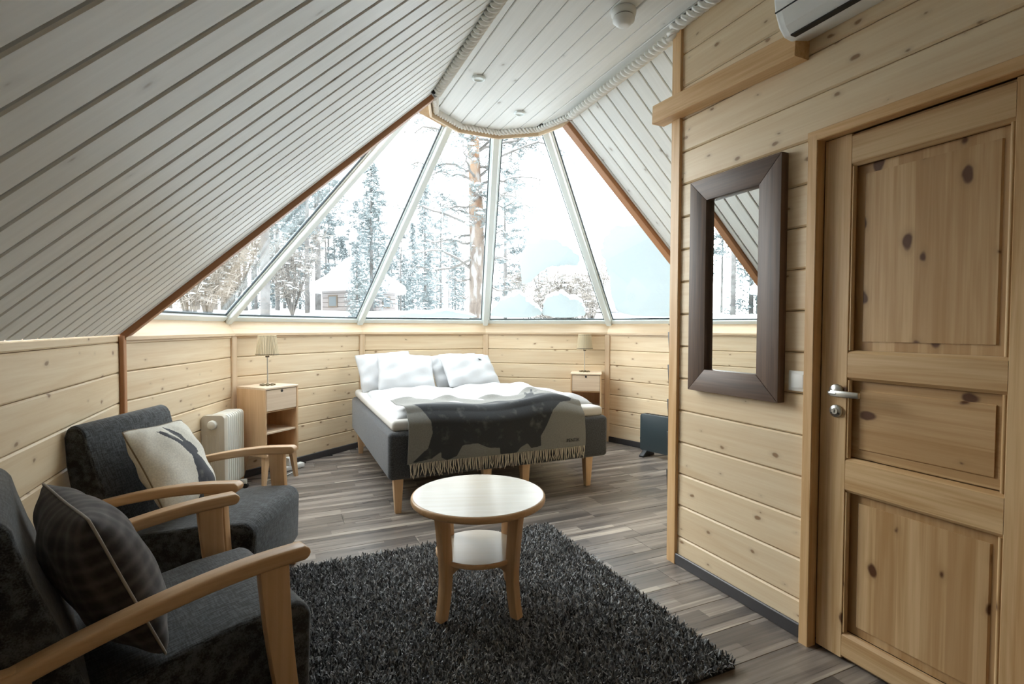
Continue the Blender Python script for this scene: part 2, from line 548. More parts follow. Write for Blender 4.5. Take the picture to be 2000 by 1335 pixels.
J = [0.032 + PITCH_W * i for i in range(8)]
JP = [1.198 + 0.174 * i for i in range(-7, 11)]
def skirt(name, label, a, b, inward, h=0.062):
    a, b, n = Vector((a[0], a[1], 0)), Vector((b[0], b[1], 0)), Vector((inward[0], inward[1], 0)).normalized()
    p, q = a + n * 0.007, b + n * 0.007
    return struct(timber(name, None, 'skirting', (p.x, p.y, h / 2), (q.x, q.y, h / 2), h, 0.014, (0, 0, 1), ch=0.004), label, 'baseboard')

plank_wall('wall_left', 'low pale pine plank wall behind the two armchairs', (XL, YB), (XL, CY), (1, 0), 0, ZW, J)
skirt('baseboard_left', 'dark skirting below the wall behind the armchairs', (XL, YB), (XL, CY), (1, 0))
WN = [('wall_left_end', 'low pine plank wall panel behind the oil radiator'),
      ('wall_back_left', 'low pine plank wall panel behind the left nightstand'),
      ('wall_back', 'low pine plank wall panel behind the bed head'),
      ('wall_back_right', 'low pine plank wall panel behind the right nightstand'),
      ('wall_right_end', 'low pine plank wall panel behind the black heater')]
for k in range(5):
    a, b = vert(k, RAD), vert(k + 1, RAD)
    mid = (a + b) / 2
    n = Vector((CX - mid.x, CY - mid.y))
    plank_wall(WN[k][0], WN[k][1], a, b, n, 0, 1.262, J)
    skirt('baseboard_' + WN[k][0][5:], 'dark skirting along the ' + WN[k][1][4:], a, b, n)
# corner battens
for k in range(5):
    v = vert(k, RAD - 0.012)
    tg = Vector((CX - v.x, CY - v.y, 0)).normalized()
    tr = struct(timber('trim_%d' % (k + 1), None, 'pine_sill' if k else 'pine_trim_red', (v.x, v.y, 0.0), (v.x, v.y, 1.243), 0.058, 0.024, (-tg.y, tg.x, 0), ch=0.004),
                ['reddish corner batten between the left wall and the radiator', 'pine corner batten left of the left nightstand',
                 'pine corner batten left of the bed head', 'pine corner batten above the right pillows',
                 'pine corner batten right of the right nightstand'][k], 'batten')
plank_wall('wall_right', 'tall pine plank partition wall with the mirror and the door', (XP, 2.17), (XP, 1.405), (-1, 0), 0, 2.068, JP, thick=0.10)
plank_wall('wall_right_upper', 'upper pine planks of the partition above mirror and door', (XP, 2.17), (XP, YB), (-1, 0), 2.068, ZC, JP, thick=0.10)
plank_wall('wall_right_near', 'pine planks of the partition beside the camera', (XP, 0.66), (XP, YB), (-1, 0), 0, 2.068, JP, thick=0.10)
skirt('baseboard_right', 'dark skirting below the mirror wall', (XP, 2.17), (XP, 1.43), (-1, 0), 0.06)
plank_wall('wall_alcove', 'plank wall closing the washroom towards the bed', (XP + 0.03, 2.235), (XR, 2.235), (0, 1), 0, ZC, JP)
plank_wall('wall_right_outer', 'low plank wall at the right of the bed alcove', (XR, CY), (XR, 2.235), (-1, 0), 0, ZW, J)
plank_wall('wall_rear', 'plank wall behind the camera', (XP, YB), (XL, YB), (0, 1), 0, ZC, JP)
# gable filling over the rear wall is part of the rear wall slab; the post and beam at the partition's end
struct(timber('trim_6', None, 'pine_trim', (1.986, 2.2, 0.0), (1.986, 2.2, 2.925), 0.066, 0.05, (0, 1, 0), ch=0.003),
       'honey pine post at the free end of the partition wall', 'post')
struct(timber('trim_7', None, 'pine_trim', (1.935, 2.31, 2.481), (1.935, 1.44, 2.445), 0.100, 0.085, (0, 0, 1), ch=0.003),
       'honey pine beam fixed high on the partition, under the air conditioner', 'beam')

# sloping ceilings: white boards running up the slope, brown grooves between
def slope(name, label, sx, x0, x1, ya, yb, phase, pitch=0.1225, mat='white_board', gap='gap_brown', t=0.018, g=0.013):
    eave = XL if sx > 0 else XR
    n = Vector((-sx * math.sin(TH), 0, math.cos(TH)))
    def P(x, y): return Vector((x, y, ZW + abs(x - eave) * TAN))
    m = MB()
    o1, o2 = n * (t - 0.006), n * 0.10
    q = [P(x0, ya), P(x1, ya), P(x1, yb), P(x0, yb)]
    vs = [v + o1 for v in q] + [v + o2 for v in q]
    m.add(vs, [(0, 1, 2, 3), (4, 7, 6, 5), (0, 4, 5, 1), (1, 5, 6, 2), (2, 6, 7, 3), (3, 7, 4, 0)])
    s = struct(m.build(name, gap), label, 'ceiling')
    js = sorted(set([ya] + [phase + pitch * i for i in range(-80, 80) if ya + 0.02 < phase + pitch * i < yb - 0.02] + [yb]))
    for lo, hi in zip(js[:-1], js[1:]):
        yc = (lo + hi) / 2
        a, b = P(x0, yc) + n * (t / 2), P(x1, yc) + n * (t / 2)
        timber('ceiling_board', s, mat, a, b, hi - lo - g, t, (0, 1, 0), ch=0.004)
    return s
slope('ceiling_left', 'white painted board slope rising above the armchairs', 1, XL, 0.992, YB, CY, 0.963, 0.1235)
slope('ceiling_right', 'white painted board slope right of the bed', -1, XR, 2.012, 2.22, CY, 2.404, 0.1178, gap='gap_grey', g=0.008)

# flat ceiling
cm = MB().box(0.90, 2.12, YB, CY, ZC + 0.012, ZC + 0.10)
rp = [vert(k, RING, 0) for k in range(6)]
cm.prism([(q.x, q.y) for q in rp], 'z', ZC + 0.012, ZC + 0.10)
ceil = struct(cm.build('ceiling', 'gap_grey'), 'flat white board ceiling strip with smoke alarm and spotlights', 'ceiling')
xs = [0.955, 1.087, 1.206, 1.330, 1.448, 1.563, 1.680, 1.809, 1.925, 2.06]
for lo, hi in zip(xs[:-1], xs[1:]):
    xm = (lo + hi) / 2
    ye = CY
    for k in range(5):
        a, b = rp[k], rp[k + 1]
        if min(a.x, b.x) <= xm <= max(a.x, b.x):
            ye = a.y + (b.y - a.y) * (xm - a.x) / (b.x - a.x)
    timber('ceiling_board', ceil, 'white_board', (xm, YB, ZC + 0.009), (xm, max(ye, CY) - 0.004, ZC + 0.009), hi - lo - 0.004, 0.018, (1, 0, 0), ch=0.004)
# ring fascia
for k in range(5):
    a, b = vert(k, RING + 0.009), vert(k + 1, RING + 0.009)
    o = timber('trim_%d' % (8 + k), None, 'pine_sill', (a.x, a.y, 3.02), (b.x, b.y, 3.02), 0.27, 0.018, (0, 0, 1), ch=0.003)
    struct(o, ['pine fascia at the left end of the ceiling ring', 'left front pine fascia of the ceiling ring', 'middle pine fascia of the ceiling ring',
               'right front pine fascia of the ceiling ring', 'pine fascia at the right end of the ceiling ring'][k], 'fascia')
# cap that closes the ring above the fascia
cap = MB().prism([(vert(k, RING + 0.05).x, vert(k, RING + 0.05).y) for k in range(6)] + [(XL + 1.7, CY - 0.25), (XL + 1.7, CY - 0.3)][:0], 'z', 3.15, 3.19)
struct(cap.build('ceiling_cap', 'white_board'), 'cap closing the top of the glass cone', 'ceiling')

# trims where the board slopes end and the glass begins
def edge_trim(idx, sx, label):
    eave = XL if sx > 0 else XR
    x1 = 0.955 if sx > 0 else 2.055
    n = Vector((-sx * math.sin(TH), 0, math.cos(TH)))
    a = Vector((eave + sx * 0.0, CY + 0.034, ZW)); b = Vector((x1, CY + 0.034, ZW + abs(x1 - eave) * TAN))
    w = 0.27
    c = n * (w / 2 - 0.032)
    struct(timber('trim_%d' % idx, None, 'pine_trim_red', a + c, b + c, w, 0.075, n, ch=0.003), label, 'trim')
edge_trim(13, 1, 'reddish pine trim along the left edge of the windows')
edge_trim(14, -1, 'reddish pine trim along the right edge of the windows')

# ------------------------------------------------------------------ windows of the glass cone
RB, RTOP = 2.395, 0.62
WLAB = ['leftmost sloping window pane beside the left ceiling slope', 'sloping window pane above the left nightstand lamp',
        'middle sloping window pane above the bed head', 'sloping window pane above the right nightstand with snow humps',
        'rightmost sloping window pane half covered by a snow slab']
for k in range(5):
    A, B, C, D = cone(k, RB), cone(k + 1, RB), cone(k + 1, RTOP), cone(k, RTOP)
    u = (B - A).normalized(); n = u.cross(D - A).normalized(); v = n.cross(u)
    if n.z > 0: n = -n
    win = bpy.data.objects.new('window_%d' % (k + 1), None)
    link(win); struct(win, WLAB[k], 'window')
    th = 0.006
    out = -n
    m = MB()
    q = [A, B, C, D]
    vs = [w + out * 0.0 for w in q] + [w + out * th for w in q]
    m.add(vs, [(0, 1, 2, 3), (4, 7, 6, 5), (0, 4, 5, 1), (1, 5, 6, 2), (2, 6, 7, 3), (3, 7, 4, 0)])
    m.build('pane', 'window_glass', win)
    # wooden infill where the pane meets the ceiling ring
    ii = [cone(k, 0.575), cone(k + 1, 0.575), cone(k + 1, 0.745), cone(k, 0.745)]
    ii = [w + n * 0.012 for w in ii]
    mi = MB().add(ii + [w + n * 0.018 for w in ii], [(0, 1, 2, 3), (4, 7, 6, 5), (0, 4, 5, 1), (1, 5, 6, 2), (2, 6, 7, 3), (3, 7, 4, 0)])
    mi.build('top_infill', 'pine_sill', win)
    # white bottom bar and dark gaskets
    e0, e1 = A + n * 0.014 + v * 0.020, B + n * 0.014 + v * 0.020
    timber('bottom_bar', win, 'white_metal', e0 - v * 0.006, e1 - v * 0.006, 0.052, 0.03, v, ch=0.004)
    timber('gasket', win, 'gasket', A + n * 0.006 + v * 0.046, B + n * 0.006 + v * 0.046, 0.012, 0.012, v, ch=0.001)
    for (P, Q, sgn) in ((A, D, 1), (B, C, -1)):
        d = (Q - P).normalized(); s = n.cross(d); s = s if s.dot(u) * sgn > 0 else -s
        timber('gasket', win, 'gasket', P + n * 0.006 + s * 0.056, Q + n * 0.006 + s * 0.056, 0.010, 0.012, s, ch=0.001)
        timber('side_bar', win, 'white_metal', P + n * 0.010 + s * 0.028, Q + n * 0.010 + s * 0.028, 0.048, 0.022, s, ch=0.003)
ML = ['white mullion left of the pane above the left lamp', 'white mullion above the left side of the bed', 'white mullion above the middle of the bed', 'white mullion left of the snow covered pane']
for k in range(1, 5):
    A, D = cone(k, RB + 0.03), cone(k, RTOP - 0.02)
    d = (D - A).normalized()
    tg = Vector((CX - A.x, CY - A.y, 0)).normalized(); side = Vector((-tg.y, tg.x, 0))
    n = side.cross(d).normalized()
    if n.z > 0: n = -n
    tr = struct(timber('trim_%d' % (14 + k), None, 'white_metal', A + n * 0.030, D + n * 0.030, 0.062, 0.07, side, ch=0.006), ML[k - 1], 'mullion')
    timber('cover_cap', tr, 'white_metal', (0, 0, 0), (1, 0, 0), 0.02, 0.02) if False else None
# wooden sills: boards leaning out from the low walls up to the glass
SL = ['pine sill below the leftmost window pane', 'pine sill above the left nightstand lamp', 'pine sill above the bed head',
      'pine sill above the right nightstand', 'pine sill below the rightmost window pane']
for k in range(5):
    ri, zi, ro, zo = RAD - 0.030, 1.240, 2.405, 1.372
    a0, b0, a1, b1 = vert(k, ri, zi), vert(k + 1, ri, zi), vert(k, ro, zo), vert(k + 1, ro, zo)
    mid = ((a0 + b0) / 2); out = Vector((mid.x - CX, mid.y - CY, 0)).normalized()
    dz = Vector((0, 0, -0.02))
    ou = out * 0.03
    m = MB()
    L = (b0 - a0).length; d = (b0 - a0).normalized()
    # local frame so that the grain runs along the board
    o4 = Matrix(((d.x, out.x, 0, mid.x), (d.y, out.y, 0, mid.y), (0, 0, 1, zi), (0, 0, 0, 1)))
    inv = o4.inverted()
    q = [a0, b0, b1, a1]
    vs = [inv @ w for w in q] + [inv @ (w + dz) for w in (a0, b0)] + [inv @ (w + ou + dz * 0.5) for w in (b1, a1)]
    m.add(vs, [(0, 1, 2, 3), (4, 7, 6, 5), (0, 4, 5, 1), (1, 5, 6, 2), (2, 6, 7, 3), (3, 7, 4, 0)])
    s = m.build('trim_%d' % (19 + k), 'pine_sill')
    s.matrix_basis = o4
    struct(s, SL[k], 'sill')
    # filler strip below the sill
    a, b = vert(k, RAD - 0.004), vert(k + 1, RAD - 0.004)
    st = MB()
    pa, pb = inv @ Vector((a.x, a.y, 1.212)), inv @ Vector((b.x, b.y, 1.212))
    timber('sill_strip', s, 'pine_sill', pa, pb, 0.020, 0.012, (0, 0, 1), ch=0.002)

# ------------------------------------------------------------------ door
DX = XP + 0.006                      # face of the door leaf
dr = bpy.data.objects.new('door_1', None); link(dr); struct(dr, 'knotty pine panel door with steel lever handle', 'door')
fr = bpy.data.objects.new('trim_24', None); link(fr); struct(fr, 'honey pine frame around the door', 'door frame')
timber('jamb', fr, 'pine_trim', (XP - 0.012, 1.392, 0), (XP - 0.012, 1.392, 2.064), 0.042, 0.05, (0, 1, 0), ch=0.003)
timber('jamb', fr, 'pine_trim', (XP - 0.012, 0.672, 0), (XP - 0.012, 0.672, 2.064), 0.05, 0.05, (0, 1, 0), ch=0.003)
timber('head', fr, 'pine_trim', (XP - 0.012, 1.413, 2.064), (XP - 0.012, 0.648, 2.064), 0.042, 0.05, (0, 0, 1), ch=0.003)
y0, y1, z0, z1 = 1.367, 0.700, 0.012, 2.040       # leaf: latch side, hinge side
sw = 0.105
def P(y, z, off=0.0): return (DX + off + 0.018, y, z)
timber('stile', dr, 'pine_door', P(y0 - sw / 2, z0), P(y0 - sw / 2, z1), sw, 0.036, (0, 1, 0), ch=0.002)
timber('stile', dr, 'pine_door', P(y1 + sw / 2 - 0.02, z0), P(y1 + sw / 2 - 0.02, z1), sw, 0.036, (0, 1, 0), ch=0.002)
ya, yb = y0 - sw, y1 + sw - 0.02
rails = [(0.012, 0.115), (0.665, 0.80), (1.10, 1.215), (1.915, 2.040)]
for lo, hi in rails:
    timber('rail', dr, 'pine_door', P(ya, (lo + hi) / 2), P(yb, (lo + hi) / 2), hi - lo, 0.036, (0, 0, 1), ch=0.012)
def dpanel(lo, hi, horizontal):
    c, hgt, wid = (lo + hi) / 2, hi - lo, ya - yb
    o = timber('panel', dr, 'pine_door_panel', *((P(ya, c, 0.020), P(yb, c, 0.020)) if horizontal else (P((ya + yb) / 2, lo, 0.020), P((ya + yb) / 2, hi, 0.020))),
               hgt if horizontal else wid, 0.018, (0, 0, 1) if horizontal else (0, 1, 0), ch=0.003)
    # raised field
    i = 0.035
    timber('raised_field', dr, 'pine_door_panel', *((P(ya - i, c, 0.012), P(yb + i, c, 0.012)) if horizontal else (P((ya + yb) / 2, lo + i, 0.012), P((ya + yb) / 2, hi - i, 0.012))),
           (hgt if horizontal else wid) - 2 * i, 0.012, (0, 0, 1) if horizontal else (0, 1, 0), ch=0.006)
    # mouldings on the stiles
    for yy in (ya - 0.006, yb + 0.006):
        timber('moulding', dr, 'pine_door', P(yy, lo, -0.008), P(yy, hi, -0.008), 0.014, 0.018, (0, 1, 0), ch=0.006)
dpanel(0.115, 0.665, False); dpanel(0.80, 1.10, True); dpanel(1.215, 1.915, False)
# lever handle and lock
hy, hz = 1.302, 1.056
hd = MB()
ro = MB().lathe([(0.0255, 0), (0.0255, 0.006), (0.023, 0.009)], 28)
def toX(m): m.v = [(-z, x, y) for x, y, z in m.v]; return m
h1 = toX(ro).build('handle', 'steel', dr, smooth=True, loc=(DX, hy, hz), label='steel lever handle on a round rose')
MB().tube([(-0.006, 0, -0.006), (-0.040, 0, -0.006), (-0.050, -0.010, -0.006), (-0.050, -0.035, -0.006)], 0.0095, 12).build('lever_neck', 'steel', h1, smooth=True)
MB().box(-0.058, -0.043, -0.118, -0.012, -0.017, 0.006).build('lever', 'steel', h1, bevel=0.003)
k1 = toX(MB().lathe([(0.0245, 0), (0.0245, 0.007), (0.022, 0.010)], 28)).build('lock_rose', 'steel', dr, smooth=True, loc=(DX, 1.300, 0.976), label='round steel lock cylinder plate')
toX(MB().lathe([(0.012, 0.010), (0.012, 0.014)], 18)).build('cylinder', 'steel', k1, smooth=True)
toX(MB().box(-0.0015, 0.0015, -0.006, 0.006, 0.014, 0.0155)).build('keyhole', 'dark_slot', k1)
for a in (-0.55, 0.55 + math.pi):
    toX(MB().lathe([(0.003, 0.010), (0.003, 0.0115)], 8, (0.017 * math.cos(a), 0.017 * math.sin(a), 0))).build('screw', 'dark_slot', k1)
for z in (0.45, 1.55):
    toX(MB().lathe([(0.010, -0.03), (0.010, 0.012)], 12)).build('hinge', 'pine_bark', dr, smooth=True, loc=(DX, y1 + 0.0, z))

# ------------------------------------------------------------------ ropes around the flat ceiling
def rope(name, label, pts, rad=0.032, pitch=0.120, step=0.005):
    pts = [Vector(q) for q in pts]
    # resample
    ps = []
    for a, b in zip(pts[:-1], pts[1:]):
        n = max(1, int((b - a).length / step))
        ps += [a + (b - a) * (i / n) for i in range(n)]
    ps.append(pts[-1])
    # soften the corners
    for _ in range(6):
        ps = [ps[0]] + [(ps[i - 1] + ps[i] * 2 + ps[i + 1]) / 4 for i in range(1, len(ps) - 1)] + [ps[-1]]
    N = 30
    vs, fs, s = [], [], 0.0
    prev = Vector((0, 0, 1))
    for i, q in enumerate(ps):
        d = (ps[min(i + 1, len(ps) - 1)] - ps[max(i - 1, 0)]).normalized()
        a = (prev - d * prev.dot(d)).normalized(); prev = a; b = d.cross(a)
        if i: s += (q - ps[i - 1]).length
        tw = 2 * math.pi * s / (pitch * 1.0)
        for k in range(N):
            t = 2 * math.pi * k / N
            ph = (t - tw + math.pi / 3) % (2 * math.pi / 3) - math.pi / 3
            off, sr = 0.53, 0.47
            rr = rad * (off * math.cos(ph) + math.sqrt(max(0.0, sr * sr - (off * math.sin(ph)) ** 2)))
            vs.append(q + (a * math.cos(t) + b * math.sin(t)) * rr)
    for i in range(len(ps) - 1):
        for k in range(N):
            k2 = (k + 1) % N
            fs.append((i * N + k, i * N + k2, (i + 1) * N + k2, (i + 1) * N + k))
    fs.append(tuple(range(N - 1, -1, -1))); fs.append(tuple((len(ps) - 1) * N + k for k in range(N)))
    o = MB().add(vs, fs).build(name, 'rope_cotton', smooth=True)
    tag(o, label, 'rope', 'white ropes edging the flat ceiling')
    return o
ra = rope('rope', 'thick white twisted rope along the left edge of the flat ceiling', [(0.990, YB + 0.02, 2.892), (0.976, 3.43, 2.885)])
MB().tube([(0.955, 3.40, 2.893), (0.985, 3.44, 2.887)], 0.029, 10).build('end_binding', 'dark_slot', ra, smooth=True)
ring = [vert(k, RING - 0.030, 2.925) for k in range(6)]
rope('rope', 'white twisted rope around the rounded end of the ceiling above the bed', [(ring[0].x, ring[0].y - 0.02, 2.905)] + ring[1:5] + [(ring[5].x, ring[5].y - 0.02, 2.92)], rad=0.025, pitch=0.090)
rb = rope('rope', 'white twisted rope along the right edge of the flat ceiling above the alcove', [(2.006, 3.40, 2.895), (1.975, 2.275, 2.895)])
MB().tube([(2.0, 3.42, 2.90), (2.03, 3.40, 2.895)], 0.027, 10).build('end_binding', 'string_brown', rb, smooth=True)
rope('rope', 'white twisted rope along the ceiling above the post and the air conditioner', [(1.965, 2.25, 2.885), (1.945, 2.20, 2.915), (1.945, YB + 0.05, 2.915)])
# washroom behind the partition: closed off so that no daylight leaks round the door
ww = MB().box(XR, XR + 0.1, YB, 2.235, 0, ZW).box(XP, XR, YB - 0.1, YB, 0, ZC)
struct(ww.build('wall_washroom', 'gap_pine'), 'outer walls of the washroom behind the partition', 'wall')
n = Vector((math.sin(TH), 0, math.cos(TH)))
q = [Vector((XR, YB, ZW)), Vector((2.0, YB, ZW + (XR - 2.0) * TAN)), Vector((2.0, 2.22, ZW + (XR - 2.0) * TAN)), Vector((XR, 2.22, ZW))]
struct(MB().add(q + [v + n * 0.1 for v in q], [(0, 1, 2, 3), (4, 7, 6, 5), (0, 4, 5, 1), (1, 5, 6, 2), (2, 6, 7, 3), (3, 7, 4, 0)]).build('ceiling_washroom', 'gap_brown'),
       'roof slope over the washroom', 'ceiling')

# ------------------------------------------------------------------ things on the partition wall
# mirror
mr = thing('wall_mirror', 'tall mirror in a dark walnut frame on the plank wall', 'mirror', (XP, 1.79, 0.976))
mr.location = (XP, 0, 0)
fx = -0.022
ma, mb_, mz0, mz1, fw_ = 2.056, 1.524, 0.978, 2.046, 0.112
# mitred frame: each piece is built with its length along local x
def mitre(name, poly_, vertical):
    m = MB().prism(poly_, 'x', fx - 0.022, fx + 0.022)          # poly in (y, z)
    if vertical:
        m.v = [(v[2], v[1], -v[0]) for v in m.v]; R4 = Matrix(((0, 0, -1, 0), (0, 1, 0, 0), (1, 0, 0, 0), (0, 0, 0, 1)))
    else:
        m.v = [(v[1], v[0], v[2]) for v in m.v]; R4 = Matrix(((0, 1, 0, 0), (1, 0, 0, 0), (0, 0, 1, 0), (0, 0, 0, 1)))
    o = m.build(name, 'walnut', mr, bevel=0.0025)
    o.matrix_basis = R4
g_ = 0.0006
mitre('frame_side', [(ma, mz0 + g_), (ma, mz1 - g_), (ma - fw_, mz1 - fw_ - g_), (ma - fw_, mz0 + fw_ + g_)], True)
mitre('frame_side', [(mb_, mz0 + g_), (mb_, mz1 - g_), (mb_ + fw_, mz1 - fw_ - g_), (mb_ + fw_, mz0 + fw_ + g_)], True)
mitre('frame_rail', [(ma, mz1), (mb_, mz1), (mb_ + fw_, mz1 - fw_), (ma - fw_, mz1 - fw_)], False)
mitre('frame_rail', [(ma, mz0), (mb_, mz0), (mb_ + fw_, mz0 + fw_), (ma - fw_, mz0 + fw_)], False)
MB().box(-0.016, -0.010, mb_ + fw_ - 0.005, ma - fw_ + 0.005, mz0 + 0.105, mz1 - 0.105).build('mirror_glass', 'mirror_glass', mr)
# switch
sw_ = thing('light_switch', 'white square rocker light switch between mirror and door', 'switch', (XP, 1.457, 1.078))
MB().box(-0.010, 0.0, -0.043, 0.043, -0.043, 0.043).build('plate', 'white_plastic', sw_, bevel=0.004)
MB().prism([(-0.010, -0.029), (-0.0165, -0.029), (-0.012, 0.029), (-0.010, 0.029)], 'z', -0.029, 0.029).build('rocker', 'white_plastic', sw_, bevel=0.001)
# air conditioner
ac = thing('air_conditioner', 'white split air conditioner above the beam, cut by the photo edge', 'air conditioner', (XP, 1.455, 2.455))
prof = [(0, 0.015), (-0.10, -0.005), (-0.135, 0.0), (-0.165, 0.03), (-0.190, 0.085), (-0.200, 0.15), (-0.195, 0.24), (-0.175, 0.275), (-0.14, 0.285), (0, 0.285)]
MB().prism(prof, 'y', -0.80, 0.0).build('body', 'white_plastic', ac, bevel=0.012, seg=3)
MB().prism([(-0.138, -0.004), (-0.168, 0.026), (-0.1925, 0.080), (-0.189, 0.080), (-0.165, 0.030), (-0.135, 0.001)], 'y', -0.77, -0.035).build('flap', 'white_plastic', ac)
MB().box(-0.146, -0.118, -0.77, -0.04, -0.0085, -0.003).build('air_slot', 'dark_slot', ac)
MB().prism([(-0.1885, 0.082), (-0.193, 0.082), (-0.1945, 0.0855), (-0.190, 0.0855)], 'y', -0.795, -0.006).build('seam', 'heater_grey', ac)

# ------------------------------------------------------------------ ceiling fittings
sd = thing('smoke_detector', 'white round smoke alarm on the flat ceiling', 'smoke alarm', (1.628, 2.222, ZC))
MB().lathe([(0.060, 0.0), (0.064, -0.008), (0.063, -0.026), (0.054, -0.032)], 28).build('base', 'white_plastic', sd, smooth=True)
MB().lathe([(0.050, -0.031), (0.050, -0.040), (0.057, -0.043), (0.056, -0.056), (0.047, -0.064), (0.042, -0.066), (0.036, -0.076), (0.018, -0.080)], 28).build('cover', 'white_plastic', sd, smooth=True)
MB().lathe([(0.048, -0.0325), (0.052, -0.036), (0.048, -0.0395)], 28).build('vent_slot', 'gap_grey', sd, smooth=True)
for i, (x, y) in enumerate(((1.198, 3.209), (1.676, 3.593))):
    sp = thing('ceiling_spotlight', ('small recessed ceiling spotlight near the left rope', 'small recessed ceiling spotlight nearest the glass cone')[i], 'spotlight', (x, y, ZC), group='recessed ceiling spotlights')
    MB().lathe([(0.040, 0.002), (0.046, -0.002), (0.044, -0.010), (0.032, -0.013), (0.029, -0.008)], 28).build('rim', 'white_metal', sp, smooth=True)
    MB().lathe([(0.029, -0.006), (0.012, -0.007)], 24).build('lens', 'lens_glass', sp, smooth=True)

# ------------------------------------------------------------------ bed
BX0, BX1, BY0, BY1 = 0.655, 2.450, 3.50, 5.50
bed = thing('bed', 'double box-spring bed with charcoal fabric base and wooden legs', 'bed', (0, 0, 0))
bm_ = (BX0 + BX1) / 2
for a, b in ((BX0, bm_ - 0.002), (bm_ + 0.002, BX1)):
    MB().box(a, b, BY0, BY1, 0.24, 0.575).build('box_base', 'bed_fabric', bed, bevel=0.035, seg=4)
def bleg(x, y):
    m = MB()
    t, b = 0.034, 0.021
    vs = [(x - t, y - t, 0.242), (x + t, y - t, 0.242), (x + t, y + t, 0.242), (x - t, y + t, 0.242), (x - b, y - b, 0), (x + b, y - b, 0), (x + b, y + b, 0), (x - b, y + b, 0)]
    m.add(vs, [(0, 1, 2, 3), (4, 7, 6, 5), (0, 4, 5, 1), (1, 5, 6, 2), (2, 6, 7, 3), (3, 7, 4, 0)])
    m.v = [(z, yy - y, xx - x) for xx, yy, z in m.v]          # grain along local x
    o = m.build('leg', 'beech', bed, bevel=0.003)
    o.matrix_basis = Matrix(((0, 0, 1, x), (0, 1, 0, y), (1, 0, 0, 0), (0, 0, 0, 1)))
for x in (BX0 + 0.075, bm_ - 0.16, bm_ + 0.16, BX1 - 0.165):
    for y in (BY0 + 0.06, BY1 - 0.10):
        bleg(x, y)
MB().box(BX0 + 0.03, BX1 - 0.03, BY0 + 0.03, BY1 - 0.01, 0.572, 0.650).build('mattress_topper', 'mattress_cotton', bed, bevel=0.03, seg=4)

def pillow_mesh(name, w, h, t, mat, seed=0, n=44, wr=0.013, mask=None, pinch=0.10):
    rr = random.Random(seed)
    ph = [rr.uniform(0, 6.28) for _ in range(8)]
    def pt(i, j, s):
        a, b = 2 * i / n - 1, 2 * j / n - 1
        x = a * (1 - pinch * (1 - a * a) * 0 - pinch * (1 - abs(a) ** 2) * 0) * w / 2 * (1 - pinch * (1 - b * b) * abs(a) ** 3 * 0.9)
        y = b * h / 2 * (1 - pinch * (1 - a * a) * abs(b) ** 3 * 0.9)
        e = max(0.0, (1 - abs(a) ** 2.4)) ** 0.60 * max(0.0, (1 - abs(b) ** 2.4)) ** 0.60
        k_ = 1 - 0.07 * (abs(a * b)) ** 4
        x, y = x * k_, y * k_
        z = t / 2 * e
        z += wr * e ** 0.5 * (math.sin(7 * a + 4 * b + ph[0]) * 0.5 + math.sin(-5 * a + 9 * b + ph[1]) * 0.4 + math.sin(13 * a * b + ph[2] + 3 * a) * 0.5)
        return (x, y, s * z)
    vs, fs, idx = [], [], {}
    for s in (1, -1):
        for i in range(n + 1):
            for j in range(n + 1):
                edge = i in (0, n) or j in (0, n)
                if s == -1 and edge:
                    idx[(s, i, j)] = idx[(1, i, j)]
                else:
                    idx[(s, i, j)] = len(vs); vs.append(pt(i, j, s))
    for s in (1, -1):
        for i in range(n):
            for j in range(n):
                f = (idx[(s, i, j)], idx[(s, i + 1, j)], idx[(s, i + 1, j + 1)], idx[(s, i, j + 1)])
                fs.append(f if s == 1 else f[::-1])
    me = mesh(name, vs, fs, mat, True)
    if mask:
        at = me.attributes.new('print', 'FLOAT', 'POINT')
        vals = []
        for v in vs:
            vals.append(1.0 if (v[2] > 0 and in_poly(2 * v[0] / w, 2 * v[1] / h, mask)) else 0.0)
        at.data.foreach_set('value', vals)
    return me

def rot(mx, my, mz): return Matrix.Rotation(mz, 4, 'Z') @ Matrix.Rotation(my, 4, 'Y') @ Matrix.Rotation(mx, 4, 'X')
PIL = [('white bed pillow at the back of the left pair', 0.98, 5.33, 0.845, 0.60, 0.48, 0.15, 52, 2, 0),
       ('white bed pillow at the front of the left pair', 1.15, 5.17, 0.835, 0.60, 0.50, 0.17, 46, -5, 1),
       ('white bed pillow at the back of the right pair', 1.74, 5.33, 0.830, 0.60, 0.46, 0.15, 48, 3, 2),
       ('white bed pillow at the front of the right pair, with a small dark emblem', 1.84, 5.19, 0.835, 0.64, 0.50, 0.18, 43, 6, 3)]
for lab, x, y, z, w, h, t, tilt, yw, sd_ in PIL:
    me = pillow_mesh('pillow', w, h, t, 'white_cotton', sd_ + 10)
    o = obj('pillow', me)
    o.matrix_basis = Matrix.Translation((x, y, z)) @ rot(R_(tilt), R_((-4, 3, -3, 2)[sd_]), R_(yw))
    tag(o, lab, 'pillow', 'white pillows at the bed head')
    if sd_ == 3:
        m = MB()
        m.prism([(0.0, 0.0), (0.028, 0.006), (0.012, 0.009), (0.040, 0.022), (0.020, 0.018), (0.022, 0.030), (0.006, 0.016), (-0.010, 0.018), (-0.002, 0.008), (-0.016, 0.002)], 'z', 0.0, 0.0015)
        e = m.build('emblem', 'print_ink', o, label='small dark printed bird emblem')
        hz_ = max(v.co.z for v in me.vertices if (v.co.x - 0.13) ** 2 + (v.co.y - 0.085) ** 2 < 0.022 ** 2)
        e.location = (0.115, 0.075, hz_ + 0.004); e.rotation_euler = (R_(-14), R_(14), 0); e.scale = (1.3, 1.3, 1)

